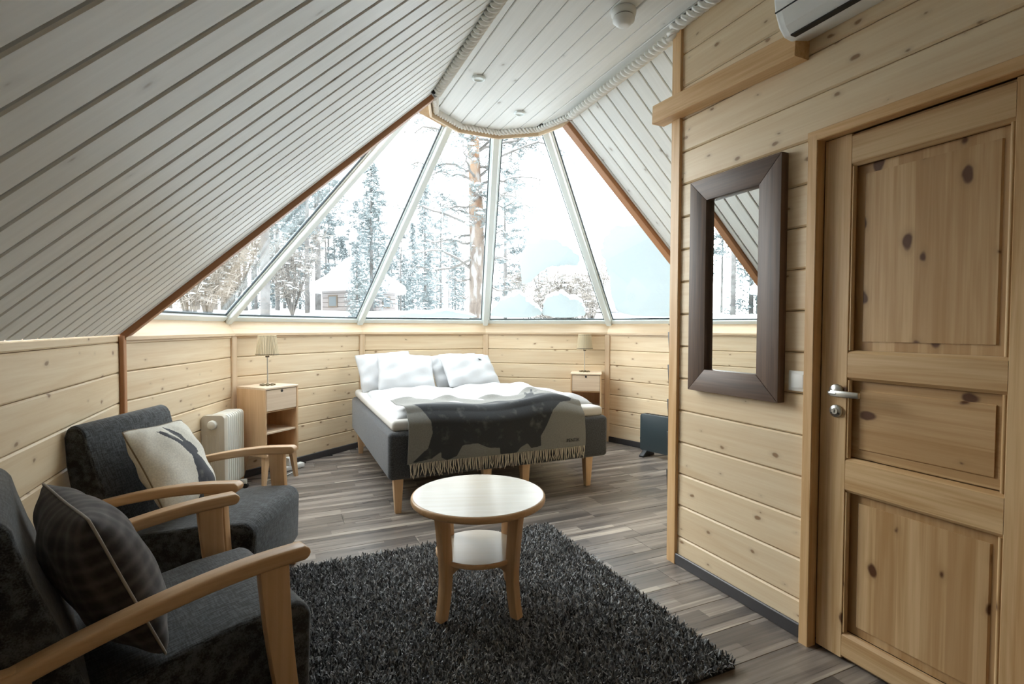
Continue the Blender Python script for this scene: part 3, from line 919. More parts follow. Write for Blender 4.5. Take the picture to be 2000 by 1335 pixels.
def duvet(name, label, x0, x1, y0, y1, zb, puff, seed):
    rr = random.Random(seed)
    ph = [rr.uniform(0, 6.28) for _ in range(8)]
    nx, ny = 44, 70
    vs, fs = [], []
    def H(i, j):
        a, b = 2 * i / nx - 1, 2 * j / ny - 1
        e = max(0, 1 - abs(a) ** 5) ** 0.5 * max(0, 1 - abs(b) ** 7) ** 0.5
        w = 0.010 * math.sin(5 * a + 7 * b + ph[0]) + 0.008 * math.sin(-9 * a + 5 * b + ph[1]) + 0.006 * math.sin(16 * b + 4 * a + ph[2])
        w += 0.022 * math.exp(-((b + 0.86) / 0.10) ** 2)        # rolled foot end
        return puff * e + w * e
    for i in range(nx + 1):
        for j in range(ny + 1):
            a, b = i / nx, j / ny
            bl = 0.012 * math.sin(9 * b + ph[3]) * (2 * a - 1)
            vs.append((x0 + (x1 - x0) * a + bl, y0 + (y1 - y0) * b + 0.01 * math.sin(7 * a + ph[4]), zb + H(i, j)))
    N = len(vs)
    for i in range(nx + 1):
        for j in range(ny + 1):
            vs.append((vs[i * (ny + 1) + j][0], vs[i * (ny + 1) + j][1], zb - 0.004))
    g = lambda i, j: i * (ny + 1) + j
    for i in range(nx):
        for j in range(ny):
            fs.append((g(i, j), g(i + 1, j), g(i + 1, j + 1), g(i, j + 1)))
    # skirt
    rim = [g(i, 0) for i in range(nx)] + [g(nx, j) for j in range(ny)] + [g(i, ny) for i in range(nx, 0, -1)] + [g(0, j) for j in range(ny, 0, -1)]
    for a, b in zip(rim, rim[1:] + rim[:1]):
        fs.append((b, a, a + N, b + N))
    fs.append(tuple(q + N for q in reversed(rim)))
    me = mesh(name, vs, fs, 'white_cotton', True)
    tag(obj(name, me), label, 'duvet', 'white duvets')
duvet('duvet', 'white duvet on the left half of the bed', BX0 + 0.09, bm_ - 0.01, BY0 + 0.09, 5.10, 0.652, 0.062, 4)
duvet('duvet', 'white duvet on the right half of the bed', bm_ + 0.005, BX1 - 0.03, BY0 + 0.20, 5.10, 0.652, 0.060, 5)

# blanket thrown over the foot of the bed
def blanket():
    X0, X1 = 0.785, 2.200
    nx, ns = 280, 190
    drop, topl = 0.365, 0.52
    tot = drop + topl
    # the animal on the cloth, in (across, down) fractions of the cloth
    body = [(0.04, 0.46), (0.10, 0.44), (0.25, 0.42), (0.42, 0.43), (0.50, 0.38), (0.56, 0.34), (0.62, 0.40), (0.68, 0.36), (0.72, 0.26), (0.76, 0.30), (0.74, 0.38),
            (0.80, 0.42), (0.88, 0.46), (0.95, 0.52), (0.93, 0.57), (0.86, 0.60), (0.80, 0.66), (0.76, 0.78), (0.72, 0.87), (0.72, 0.96), (0.66, 0.97), (0.64, 0.92), (0.60, 0.95), (0.57, 1.0),
            (0.48, 0.99), (0.48, 0.93), (0.42, 0.92), (0.36, 0.87), (0.28, 0.88), (0.25, 0.97), (0.20, 1.0), (0.17, 0.97), (0.17, 0.92), (0.12, 0.97), (0.02, 0.99), (0.05, 0.95), (0.10, 0.88), (0.12, 0.76), (0.11, 0.66), (0.08, 0.58), (0.05, 0.52)]
    ear = [(0.54, 0.36), (0.60, 0.31), (0.68, 0.33), (0.66, 0.39), (0.58, 0.41)]
    antl = [[(0.70, 0.27), (0.74, 0.08), (0.755, 0.09), (0.72, 0.28)], [(0.73, 0.27), (0.82, 0.12), (0.83, 0.14), (0.75, 0.29)], [(0.76, 0.20), (0.80, 0.06), (0.81, 0.07), (0.775, 0.21)]]
    vs, fs, pr = [], [], []
    for i in range(nx + 1):
        a = i / nx
        x = X0 + (X1 - X0) * a
        zt = 0.735 + 0.016 * math.sin(9 * a + 0.6) + 0.02 * math.exp(-((a - 0.82) / 0.12) ** 2) - 0.02 * math.exp(-((a - 1.0) / 0.08) ** 2)
        tl = topl * (0.66 + 0.16 * math.sin(6.5 * a - 0.6) + 0.22 * math.exp(-((a - 0.80) / 0.13) ** 2) + 0.05 * math.sin(17 * a))
        ll = -0.055 * max(0.0, 1 - a / 0.06)              # flared left top corner
        for j in range(ns + 1):
            b = j / ns
            s = b * (topl + drop)
            if s < topl:                               # lying on the bed
                f = 1 - s / topl
                y = BY0 + 0.02 + tl * f
                z = zt + 0.010 * math.sin(22 * a + 8 * f) * f + 0.018 * math.exp(-((f - 1) / 0.12) ** 2) * math.sin(26 * a)
                if f < 0.16: z -= (1 - f / 0.16) ** 2 * 0.045
                xx = x + ll * f
            else:
                d = s - topl
                k = min(1.0, d / 0.09)
                y = BY0 + 0.02 - 0.052 * math.sin(k * math.pi / 2) - 0.010 * (1 + math.sin(15 * a + 1.0)) * (d / drop) * 0.5
                z = zt - 0.045 - (zt - 0.045 - 0.355) * (d / drop)
                xx = x + 0.004 * math.sin(12 * d + a * 5) - 0.006 * (d / drop) * (1 - 2 * a)
            vs.append((xx, y, z))
            m = in_poly(a, b, body) and not in_poly(a, b, ear)
            m = m or any(in_poly(a, b, q) for q in antl)
            pr.append(1.0 if m else 0.0)
    g = lambda i, j: i * (ns + 1) + j
    for i in range(nx):
        for j in range(ns):
            fs.append((g(i, j), g(i + 1, j), g(i + 1, j + 1), g(i, j + 1)))
    me = mesh('blanket', vs, fs, 'blanket_wool', True)
    pm = np.array(pr, dtype=np.float32).reshape(nx + 1, ns + 1)
    for _ in range(3):
        q = np.pad(pm, 1, mode='edge')
        pm = (q[1:-1, 1:-1] * 2 + q[:-2, 1:-1] + q[2:, 1:-1] + q[1:-1, :-2] + q[1:-1, 2:]) / 6
    at = me.attributes.new('print', 'FLOAT', 'POINT'); at.data.foreach_set('value', pm.ravel())
    o = obj('blanket', me)
    so = o.modifiers.new('thick', 'SOLIDIFY'); so.thickness = 0.005; so.offset = 1
    tag(o, 'grey wool blanket with a dark animal print and pale fringe over the bed foot', 'blanket')
    # hem line and fringe
    m = MB(); rr = random.Random(5)
    for q in range(128):
        a = (q + 0.5) / 128
        i = min(nx, int(a * nx)); bx, by, bz = vs[g(i, ns)]
        bx = X0 + (X1 - X0) * a
        L = rr.uniform(0.070, 0.102); dx = rr.uniform(-0.012, 0.012); c = rr.uniform(-0.008, 0.008); yy = by - 0.006 - rr.uniform(0, 0.006)
        m.tube([(bx, yy, bz + 0.006), (bx + c, yy - 0.002, bz - L * 0.45), (bx + dx, yy - 0.001, bz - L)], [0.0030, 0.0032, 0.0020], 5)
    m.build('fringe', 'fringe_wool', o, smooth=True, kind='stuff', label='pale twisted fringe along the lower hem')
    # woven word near the lower right corner
    cu = bpy.data.curves.new('lettering', 'FONT'); cu.body = 'PENTIK'; cu.size = 0.036; cu.extrude = 0.0006; cu.align_x = 'CENTER'
    tmp = bpy.data.objects.new('tmp', cu); COL.objects.link(tmp)
    dg = bpy.context.evaluated_depsgraph_get(); dg.update()
    tm = bpy.data.meshes.new_from_object(tmp.evaluated_get(dg)); bpy.data.objects.remove(tmp)
    tm.materials.clear(); tm.materials.append(M['print_ink'])
    lt = obj('lettering', tm, o); lt.rotation_euler = (R_(90), 0, 0); lt.location = (2.085, BY0 - 0.048, 0.402)
    lt['label'] = 'small dark woven word on the blanket'
blanket()

# ------------------------------------------------------------------ nightstands and lamps
def nightstand(label, loc, rz):
    """front looks along local -Y; front left corner of the body at the origin's x = 0"""
    W, D, Z0, Z1 = 0.335, 0.335, 0.235, 0.80
    t = thing('nightstand', label, 'nightstand', loc, rz, 'nightstands beside the bed')
    def T(nm, a, b, w, th, upv, mat='beech', ch=0.002): return timber(nm, t, mat, a, b, w, th, upv, ch=ch)
    e = 0.016
    for x in (e / 2, W - e / 2):
        T('side_panel', (x, D / 2, Z0), (x, D / 2, Z1 - e), D, e, (0, 1, 0))
    T('top', (0, D / 2, Z1 - e / 2), (W, D / 2, Z1 - e / 2), D + 0.006, e, (0, 1, 0), 'ash_pale')
    T('bottom', (e, D / 2, Z0 + e / 2), (W - e, D / 2, Z0 + e / 2), D, e, (0, 1, 0))
    T('back_panel', (W / 2, D - 0.006, Z0 + e), (W / 2, D - 0.006, Z1 - e), W - 2 * e, 0.008, (1, 0, 0))
    T('shelf', (e, D / 2 + 0.004, 0.425), (W - e, D / 2 + 0.004, 0.425), D - 0.02, e, (0, 1, 0), 'ash_pale')
    T('shelf', (e, D / 2 + 0.004, 0.600), (W - e, D / 2 + 0.004, 0.600), D - 0.02, 0.012, (0, 1, 0))
    dw = T('drawer', (e + 0.003, 0.012, 0.6935), (W - e - 0.003, 0.012, 0.6935), 0.170, 0.018, (0, 0, 1), 'ash_pale')
    MB().tube([(0, -0.012, 0.070), (0, -0.0085, 0.070)], 0.011, 14).build('finger_hole', 'dark_slot', dw)
    T('drawer_gap', (e, 0.020, 0.6935), (W - e, 0.020, 0.6935), 0.180, 0.006, (0, 0, 1), 'gap_brown')
    for sx in (0, 1):
        for sy in (0, 1):
            m = MB()
            x0, y0 = (0.035, W - 0.035)[sx], (0.04, D - 0.05)[sy]
            ox, oy = (-0.030, 0.030)[sx], (-0.012, 0.02)[sy]
            a, b = 0.023, 0.013
            vs = [(x0 + i * a, y0 + j * a, Z0) for i, j in ((-1, -1), (1, -1), (1, 1), (-1, 1))] + [(x0 + ox + i * b, y0 + oy + j * b, 0) for i, j in ((-1, -1), (1, -1), (1, 1), (-1, 1))]
            m.add([(v[2], v[1], v[0]) for v in vs], [(0, 1, 2, 3), (4, 7, 6, 5), (0, 4, 5, 1), (1, 5, 6, 2), (2, 6, 7, 3), (3, 7, 4, 0)])
            o = m.build('leg', 'beech', t)
            o.matrix_basis = Matrix(((0, 0, 1, 0), (0, 1, 0, 0), (1, 0, 0, 0), (0, 0, 0, 1)))
    return t
NSL = (-0.128, 4.56, 0); NSR = (2.868, 4.815, 0)
nightstand('beech nightstand with open shelves beside the oil radiator', NSL, R_(41))
nightstand('beech nightstand right of the bed, half hidden by the mattress', NSR, R_(-34))
def lamp(label, loc):
    t = thing('table_lamp', label, 'lamp', loc, 0, 'table lamps on the nightstands')
    m = MB()
    for k in range(8):
        a = 2 * math.pi * k / 8
        m.lathe([(0.011, 0.0), (0.013, 0.006), (0.009, 0.012)], 10, (0.050 * math.cos(a), 0.050 * math.sin(a), 0))
        m.tube([(0, 0, 0.006), (0.045 * math.cos(a), 0.045 * math.sin(a), 0.005)], 0.0035, 6)
    m.lathe([(0.018, 0.0), (0.018, 0.010), (0.007, 0.016)], 16)
    m.build('base', 'brass', t, smooth=True)
    MB().tube([(0, 0, 0.012), (0, 0, 0.262)], 0.0045, 10).build('rod', 'steel', t, smooth=True)
    MB().lathe([(0.014, 0.238), (0.016, 0.243), (0.016, 0.262), (0.012, 0.31)], 16).build('socket', 'gap_brown', t, smooth=True)
    sh = MB()
    n = 40
    r0, z0, r1, z1 = 0.088, 0.252, 0.068, 0.425
    for k in range(n):
        a0, a1 = 2 * math.pi * (k - 0.28) / n, 2 * math.pi * (k + 0.28) / n
        vs = []
        for rr, z, th in ((r0, z0, 0), (r1, z1, 0), (r0, z0, 0.003), (r1, z1, 0.003)):
            for a in (a0, a1):
                vs.append(((rr + th) * math.cos(a), (rr + th) * math.sin(a), z))
        sh.add(vs, [(0, 1, 3, 2), (4, 6, 7, 5), (0, 2, 6, 4), (1, 5, 7, 3), (0, 4, 5, 1), (2, 3, 7, 6)])
    s = sh.build('shade', 'lamp_slat', t, label='conical shade of thin pale wood slats')
    m = MB()
    N = 40
    vs = [(rr * math.cos(2 * math.pi * k / N), rr * math.sin(2 * math.pi * k / N), z) for rr, z in ((r0 - 0.002, z0 + 0.004), (r1 - 0.002, z1 - 0.002)) for k in range(N)]
    m.add(vs, [(k, (k + 1) % N, N + (k + 1) % N, N + k) for k in range(N)])
    m.build('lining', 'lamp_inner', s, smooth=True)
    for rr, z in ((r0 + 0.003, z0 + 0.012), (r1 + 0.003, z1 - 0.012)):
        m = MB(); m.tube([(rr * math.cos(2 * math.pi * k / 32), rr * math.sin(2 * math.pi * k / 32), z) for k in range(33)], 0.002, 5, cap=False)
        m.build('shade_ring', 'gap_brown', s, smooth=True)
lamp('small lamp with slatted shade on the nightstand by the radiator', (-0.113, 4.80, 0.80))
lamp('small lamp with slatted shade on the nightstand right of the bed', (3.105, 4.905, 0.80))

# power strip and cable under the left nightstand
ps = thing('power_strip', 'white power strip with plugs on the floor under the left nightstand', 'power strip', (0.06, 5.02, 0), R_(36))
MB().box(-0.13, 0.13, -0.03, 0.03, 0.002, 0.045).build('body', 'white_plastic', ps, bevel=0.006)
for i in range(3):
    MB().lathe([(0.019, 0.044), (0.019, 0.047)], 16, (-0.08 + 0.075 * i, 0, 0)).build('socket', 'lens_glass', ps, smooth=True)
MB().box(-0.035, 0.035, -0.03, 0.03, 0.045, 0.118).build('plug', 'white_plastic', ps, bevel=0.006)
MB().tube([(0.05, -0.02, 0.10), (0.02, -0.06, 0.04), (-0.03, -0.09, 0.006), (-0.16, -0.14, 0.005), (-0.33, -0.12, 0.005)], 0.004, 8).build('cord', 'white_plastic', ps, smooth=True)
cb = MB().tube([(-0.20, 4.40, 0.006), (-0.12, 4.52, 0.006), (-0.02, 4.62, 0.006), (0.02, 4.80, 0.006), (-0.04, 4.92, 0.006)], 0.0045, 8).build('power_cable', 'black_plastic', smooth=True)
tag(cb, 'thin black cable lying on the floor below the left nightstand', 'cable')

# ------------------------------------------------------------------ oil radiator
rd = thing('oil_radiator', 'cream white oil-filled radiator between armchair and nightstand', 'radiator', (-0.460, 4.335, 0), math.atan2(0.951, 0.30))
# local x runs along the fins' row, away from the camera
def fin_prof(w, z0, z1, r):
    pts = []
    for cx_, cz, a0 in ((w / 2 - r, z1 - r, 0), (-w / 2 + r, z1 - r, 90), (-w / 2 + r, z0 + r, 180), (w / 2 - r, z0 + r, 270)):
        for k in range(5):
            a = R_(a0 + 22.5 * k); pts.append((cx_ + r * math.cos(a), cz + r * math.sin(a)))
    return pts
for i in range(9):
    x = 0.035 + i * 0.036
    MB().prism(fin_prof(0.15, 0.075, 0.635, 0.03), 'x', x, x + 0.024).build('fin', 'cream_metal', rd, bevel=0.006)
    if i < 8:
        MB().prism(fin_prof(0.10, 0.10, 0.60, 0.03), 'x', x + 0.02, x + 0.04).build('fin_core', 'cream_metal', rd)
MB().prism(fin_prof(0.165, 0.07, 0.645, 0.03), 'x', -0.030, 0.032).build('control_panel', 'shaded_cream', rd, bevel=0.008)
m = MB().lathe([(0.034, 0.0), (0.034, 0.012), (0.029, 0.024), (0.027, 0.026)], 24)
m.v = [(-z - 0.028, x, y + 0.575) for x, y, z in m.v]; m.build('knob', 'cream_metal', rd, smooth=True)
for yy in (-0.045, -0.015, 0.015, 0.045):
    MB().box(-0.034, -0.028, yy - 0.004, yy + 0.004, 0.12, 0.50).build('panel_rib', 'shaded_cream', rd, bevel=0.002)
for x in (0.03, 0.30):
    MB().box(x - 0.012, x + 0.012, -0.11, 0.11, 0.035, 0.075).build('foot', 'cream_metal', rd, bevel=0.004)
    for yy in (-0.10, 0.10):
        mm = MB().lathe([(0.020, -0.012), (0.020, 0.012)], 14); mm.v = [(x + z, yy + a, 0.020 + b) for a, b, z in mm.v]
        mm.build('caster', 'black_plastic', rd, smooth=True)

# ------------------------------------------------------------------ black panel heater
ht = thing('panel_heater', 'black slim panel heater on the floor by the right wall', 'heater', (3.352, 4.20, 0), math.atan2(-0.951, 0.309))
def rr_prof(x0, x1, z0, z1, r):
    pts = []
    for cx_, cz, a0 in ((x1 - r, z1 - r, 0), (x0 + r, z1 - r, 90), (x0 + r, z0 + r, 180), (x1 - r, z0 + r, 270)):
        for k in range(6):
            a = R_(a0 + 18 * k); pts.append((cx_ + r * math.cos(a), cz + r * math.sin(a)))
    return pts
MB().prism(rr_prof(0.0, 0.70, 0.055, 0.43, 0.03), 'y', -0.035, 0.035).build('body', 'heater_grey', ht, bevel=0.006)
for i in range(11):
    MB().box(0.05 + i * 0.055, 0.09 + i * 0.055, -0.018, 0.018, 0.4295, 0.4325).build('top_vent', 'dark_slot', ht)
for x in (0.06, 0.62):
    MB().prism([(-0.10, 0.0), (0.10, 0.0), (0.10, 0.018), (0.035, 0.062), (-0.035, 0.062), (-0.10, 0.018)], 'x', x - 0.025, x + 0.025).build('foot', 'black_plastic', ht, bevel=0.004)
mm = MB().lathe([(0.014, 0), (0.014, 0.014)], 14); mm.v = [(-z, a, b + 0.17) for a, b, z in mm.v]
mm.build('knob', 'black_plastic', ht, smooth=True)

# black tray rack on the far side of the partition's end
rk = thing('wall_rack', 'tall black stacked tray rack behind the partition post', 'rack', (2.043, 2.237, 0))
zs = [(1.297, 1.322), (1.115, 1.275), (0.915, 1.085), (0.72, 0.885), (0.50, 0.695), (0.27, 0.475)]
for lo, hi in zs:
    MB().prism([(0.0, lo), (0.085, lo + 0.01), (0.100, hi), (0.0, hi)], 'x', 0, 0.36).build('tray', 'black_plastic', rk, bevel=0.003)
MB().box(0.02, 0.34, 0.0, 0.012, 0.25, 1.33).build('back_board', 'ash_pale', rk)

# ------------------------------------------------------------------ round coffee table
tb = thing('coffee_table', 'small round pale wood coffee table with lower shelf, on the rug', 'table', (0.821, 2.194, 0.038), math.atan2(-0.125, 0.36))
TR, TZ = 0.308, 0.535
def disc(name, mat, r, z0, z1, rnd_):
    prof = [(r - rnd_, z0), (r - rnd_ * 0.3, z0 + rnd_ * 0.3), (r, z0 + rnd_), (r, z1 - rnd_), (r - rnd_ * 0.3, z1 - rnd_ * 0.3), (r - rnd_, z1)]
    return MB().lathe([(q[0], q[1]) for q in prof], 64)
E = TZ - 0.038
top = disc('top', 'birch_top', TR, E - 0.032, E - 0.0006, 0.010).build('rim', 'beech_arm', tb, smooth=True)
MB().lathe([(TR - 0.009, E - 0.003), (TR - 0.010, E)], 64).build('tabletop', 'birch_top', tb, label='pale birch top')
disc('shelf', 'birch_top', 0.196, 0.228, 0.250, 0.006).build('shelf_rim', 'beech_arm', tb, smooth=True)
MB().lathe([(0.190, 0.247), (0.190, 0.2506)], 64).build('lower_shelf', 'birch_top', tb, label='pale round lower shelf')
for k in range(4):
    a = R_(45 + 90 * k)
    # curved board leg: radial profile (r, z), thickness tangential
    outer, inner = [], []
    for i in range(13):
        z = E - 0.03 - (E - 0.03) * i / 12
        f = i / 12
        ro = 0.258 - 0.032 * math.sin(f * math.pi * 0.62) + 0.028 * max(0, f - 0.55) ** 1.6 * 3.0
        wd = 0.060 - 0.016 * f
        outer.append((ro, z)); inner.append((ro - wd, z))
    pr = outer + inner[::-1]
    ca, sa = math.cos(a), math.sin(a)
    # leg boards face the front: width lies along local x
    m = MB()
    n_ = len(outer)
    hw_ = 0.021
    vs = []
    for (r, z) in outer + inner:
        for s in (-hw_, hw_):
            vs.append((z, r * sa + s * ca, r * ca - s * sa))
    fs = []
    for i in range(n_ - 1):
        o0, o1, i0, i1 = 2 * i, 2 * (i + 1), 2 * (n_ + i), 2 * (n_ + i + 1)
        fs += [(o0, o0 + 1, o1 + 1, o1), (i0, i1, i1 + 1, i0 + 1), (o0, o1, i1, i0), (o0 + 1, i0 + 1, i1 + 1, o1 + 1)]
    fs += [(0, 2 * n_, 2 * n_ + 1, 1), (2 * n_ - 2, 2 * n_ - 1, 4 * n_ - 1, 4 * n_ - 2)]
    m.add(vs, fs)
    o = m.build('leg', 'beech_arm', tb, bevel=0.006, seg=2)
    o.matrix_basis = Matrix(((0, 0, 1, 0), (0, 1, 0, 0), (1, 0, 0, 0), (0, 0, 0, 1)))
for k in range(2):
    a = R_(45 + 90 * k); d = Vector((math.cos(a), math.sin(a), 0))
    pts = [(-0.205, 0.168), (-0.15, 0.190), (-0.08, 0.203), (0.08, 0.203), (0.15, 0.190), (0.205, 0.168), (0.205, 0.228), (-0.205, 0.228)]
    o = MB().prism(pts, 'y', -0.011, 0.011).build('stretcher', 'beech_arm', tb, bevel=0.003)
    o.rotation_euler = (0, 0, a)

# ------------------------------------------------------------------ armchairs
def armchair(label, loc, rz):
    t = thing('armchair', label, 'armchair', loc, rz, 'charcoal armchairs with wooden arms')
    w = 0.656
    # seat block
    seat = [(0.030, 0.135), (0.056, 0.18), (0.064, 0.40), (0.050, 0.436), (0.015, 0.452), (-0.15, 0.448), (-0.54, 0.395), (-0.60, 0.36), (-0.60, 0.17), (-0.56, 0.135)]
    MB().prism(seat, 'y', -0.283, 0.283).build('seat', 'charcoal_fabric', t, bevel=0.022, seg=4)
    back = [(-0.455, 0.33), (-0.485, 0.45), (-0.53, 0.60), (-0.572, 0.72), (-0.594, 0.80), (-0.606, 0.850), (-0.622, 0.876), (-0.650, 0.888), (-0.676, 0.876),
            (-0.690, 0.838), (-0.684, 0.72), (-0.655, 0.55), (-0.62, 0.36), (-0.60, 0.25), (-0.50, 0.25)]
    MB().prism(back, 'y', -0.305, 0.300).build('backrest', 'charcoal_fabric', t, bevel=0.030, seg=4)
    MB().tube([(-0.500, -0.277, 0.424), (-0.497, 0.277, 0.424)], 0.004, 6).build('seam', 'charcoal_fabric', t, smooth=True)
    for s in (-1, 1):
        y = s * w / 2
        # bent arm
        up_, lo_ = [], []
        N = 22
        for i in range(N + 1):
            u = 0.012 - 0.662 * i / N
            q = max(0.0, -(u + 0.06))
            z = 0.650 - 0.26 * q ** 1.75
            th = 0.042 - 0.006 * i / N
            up_.append((u, z)); lo_.append((u, z - th))
        # bull nose
        u0, z0 = up_[0]; th = 0.042
        nose = [(u0 + 0.012, z0 - 0.006), (u0 + 0.019, z0 - th * 0.5), (u0 + 0.012, z0 - th + 0.006)]
        pr = list(reversed(up_)) + nose + lo_
        m = MB().prism(pr, 'y', y - 0.030, y + 0.030)
        m.build('armrest', 'beech_arm', t, bevel=0.009, seg=3)
        # front leg: a wide board, leaning forwards towards the floor
        fl_ = []
        for i in range(11):
            f = i / 10
            z = 0.612 * (1 - f)
            c = -0.072 + 0.075 * f - 0.050 * (f * (1 - f))
            wd = 0.082 - 0.034 * f
            fl_.append((c, z, wd))
        pr = [(c + wd / 2, z) for c, z, wd in fl_] + [(c - wd / 2, z) for c, z, wd in reversed(fl_)]
        m = MB().prism(pr, 'y', y - 0.022, y + 0.022)
        m.v = [(v[2], v[1], v[0]) for v in m.v]
        o = m.build('front_leg', 'beech_arm', t, bevel=0.006, seg=2)
        o.matrix_basis = Matrix(((0, 0, 1, 0), (0, 1, 0, 0), (1, 0, 0, 0), (0, 0, 0, 1)))
        b = MB().lathe([(0.010, 0), (0.010, 0.003)], 12); b.v = [(b_, -s * z_ * -1, a_) for a_, b_, z_ in b.v]
        bo = b.build('bolt', 'brass', o, smooth=True); bo.location = (0.215, y + s * 0.022, -0.030)
        # rear leg
        pr = [(-0.640, 0.560), (-0.580, 0.560), (-0.585, 0.25), (-0.590, 0.0), (-0.635, 0.0), (-0.635, 0.26)]
        m = MB().prism(pr, 'y', y - 0.020, y + 0.020)
        m.v = [(v[2], v[1], v[0]) for v in m.v]
        o = m.build('rear_leg', 'beech_arm', t, bevel=0.005, seg=2)
        o.matrix_basis = Matrix(((0, 0, 1, 0), (0, 1, 0, 0), (1, 0, 0, 0), (0, 0, 0, 1)))
    return t
FAR = ((-0.075, 2.719, 0), R_(-20.2)); NEAR = ((-0.076, 1.944, 0), R_(20.3))
armchair('charcoal armchair farther from the camera, holding the pale hare cushion', *FAR)
armchair('charcoal armchair nearest the camera, holding the dark plaid cushion', *NEAR)

# cushions
hare = [(-0.10, -0.98), (-0.12, -0.55), (-0.08, -0.15), (-0.02, 0.02), (-0.08, 0.12), (-0.16, 0.22), (-0.28, 0.42), (-0.40, 0.60), (-0.46, 0.74), (-0.36, 0.72), (-0.20, 0.54), (-0.08, 0.36),
        (-0.04, 0.36), (-0.14, 0.58), (-0.18, 0.76), (-0.14, 0.84), (-0.04, 0.74), (0.06, 0.56), (0.08, 0.38), (0.20, 0.30), (0.28, 0.14), (0.26, 0.06), (0.18, 0.02), (0.24, -0.10), (0.38, -0.35), (0.46, -0.62), (0.46, -0.98)]
hare = [(x * 1.08 + 0.10, y) for x, y in hare]
def on_chair(ch, u, v, z):
    (l, r) = ch
    return Vector((l[0] + u * math.cos(r) - v * math.sin(r), l[1] + u * math.sin(r) + v * math.cos(r), z))
me = pillow_mesh('cushion', 0.47, 0.44, 0.16, 'hare_linen', 21, n=100, wr=0.006, mask=hare)
c1 = obj('cushion', me)
p1 = on_chair(FAR, -0.400, -0.035, 0.650)
c1.matrix_basis = Matrix.Translation(p1) @ Matrix.Rotation(FAR[1] + R_(90) + R_(2), 4, 'Z') @ Matrix.Rotation(R_(62), 4, 'X') @ Matrix.Rotation(R_(-4), 4, 'Z')
tag(c1, 'pale linen cushion printed with a dark hare, on the far armchair', 'cushion')
me = pillow_mesh('cushion', 0.49, 0.46, 0.20, 'plaid_cloth', 23, n=50, wr=0.007)
c2 = obj('cushion', me)
p2 = on_chair(NEAR, -0.432, -0.058, 0.640)
c2.matrix_basis = Matrix.Translation(p2) @ Matrix.Rotation(NEAR[1] + R_(90) + R_(8), 4, 'Z') @ Matrix.Rotation(R_(69), 4, 'X')
tag(c2, 'dark grey-brown plaid cushion with pale piping, on the near armchair', 'cushion')
def piping(par, w, h, mat, pinch=0.10):
    m = MB(); pts = []
    n = 30
    def E2(a, b):
        k_ = 1 - 0.07 * abs(a * b) ** 4
        return (k_ * a * w / 2 * (1 - pinch * (1 - b * b) * abs(a) ** 3 * 0.9), k_ * b * h / 2 * (1 - pinch * (1 - a * a) * abs(b) ** 3 * 0.9), 0)
    for i in range(n): pts.append(E2(-1 + 2 * i / n, -1))
    for i in range(n): pts.append(E2(1, -1 + 2 * i / n))
    for i in range(n): pts.append(E2(1 - 2 * i / n, 1))
    for i in range(n + 1): pts.append(E2(-1, 1 - 2 * i / n))
    m.tube(pts, 0.0035, 6).build('piping', mat, par, smooth=True)
piping(c2, 0.49, 0.46, 'piping'); piping(c1, 0.47, 0.44, 'linen_back')

# ------------------------------------------------------------------ shaggy rug
RX0, RX1, RY0, RY1 = -0.12, 1.565, 1.395, 2.905
rug = MB().box(RX0, RX1, RY0, RY1, 0.0005, 0.010).build('rug', 'rug_base')
tag(rug, 'dark grey shaggy rug under the coffee table', 'rug')
def pile():
    rg = np.random.default_rng(11)
    N = 92000
    bx = rg.uniform(RX0, RX1, N); by = rg.uniform(RY0, RY1, N)
    ang = rg.uniform(0, 2 * np.pi, N); lean = rg.uniform(0.2, 1.15, N); L = rg.uniform(0.022, 0.038, N)
    dx, dy = np.cos(ang), np.sin(ang)
    wx, wy = -dy, dx
    hw = rg.uniform(0.0018, 0.0036, N)
    curl = rg.uniform(-0.6, 1.0, N)
    p1 = np.stack([bx + dx * L * 0.5 * np.sin(lean), by + dy * L * 0.5 * np.sin(lean), 0.008 + L * 0.55 * np.cos(lean * 0.6)], 1)
    p2 = np.stack([bx + dx * L * np.sin(lean) + wx * curl * 0.008, by + dy * L * np.sin(lean) + wy * curl * 0.008, 0.008 + L * np.cos(np.minimum(lean * (1 + 0.4 * curl), 1.5))], 1)
    p0 = np.stack([bx, by, np.full(N, 0.006)], 1)
    s = np.stack([wx * hw, wy * hw, np.zeros(N)], 1)
    V = np.stack([p0 - s, p0 + s, p1 - s, p1 + s, p2 - s * 0.7, p2 + s * 0.7], 1).reshape(-1, 3)
    base = (np.arange(N) * 6)[:, None]
    F = np.concatenate([base + np.array([[0, 1, 3, 2]]), base + np.array([[2, 3, 5, 4]])], 1).reshape(-1, 4)
    me = bpy.data.meshes.new('pile')
    me.vertices.add(len(V)); me.vertices.foreach_set('co', V.ravel())
    me.loops.add(F.size); me.loops.foreach_set('vertex_index', F.ravel().astype(np.int32))
    me.polygons.add(len(F)); me.polygons.foreach_set('loop_start', np.arange(0, F.size, 4, dtype=np.int32)); me.polygons.foreach_set('loop_total', np.full(len(F), 4, dtype=np.int32))
    me.update(calc_edges=True)
    k = rg.random(N)
    dark = np.array([0.026, 0.028, 0.031]); lite = np.array([0.54, 0.555, 0.565])
    col = dark + (lite - dark) * (k ** 2.6)[:, None]
    C = np.concatenate([np.repeat(col, 6, 0), np.ones((N * 6, 1))], 1).astype(np.float32)
    at = me.attributes.new('tint', 'FLOAT_COLOR', 'POINT'); at.data.foreach_set('color', C.ravel())
    me.materials.append(M['shag_yarn'])
    o = obj('pile', me, rug); o['kind'] = 'stuff'; o['label'] = 'long charcoal and grey shag yarn'
pile()

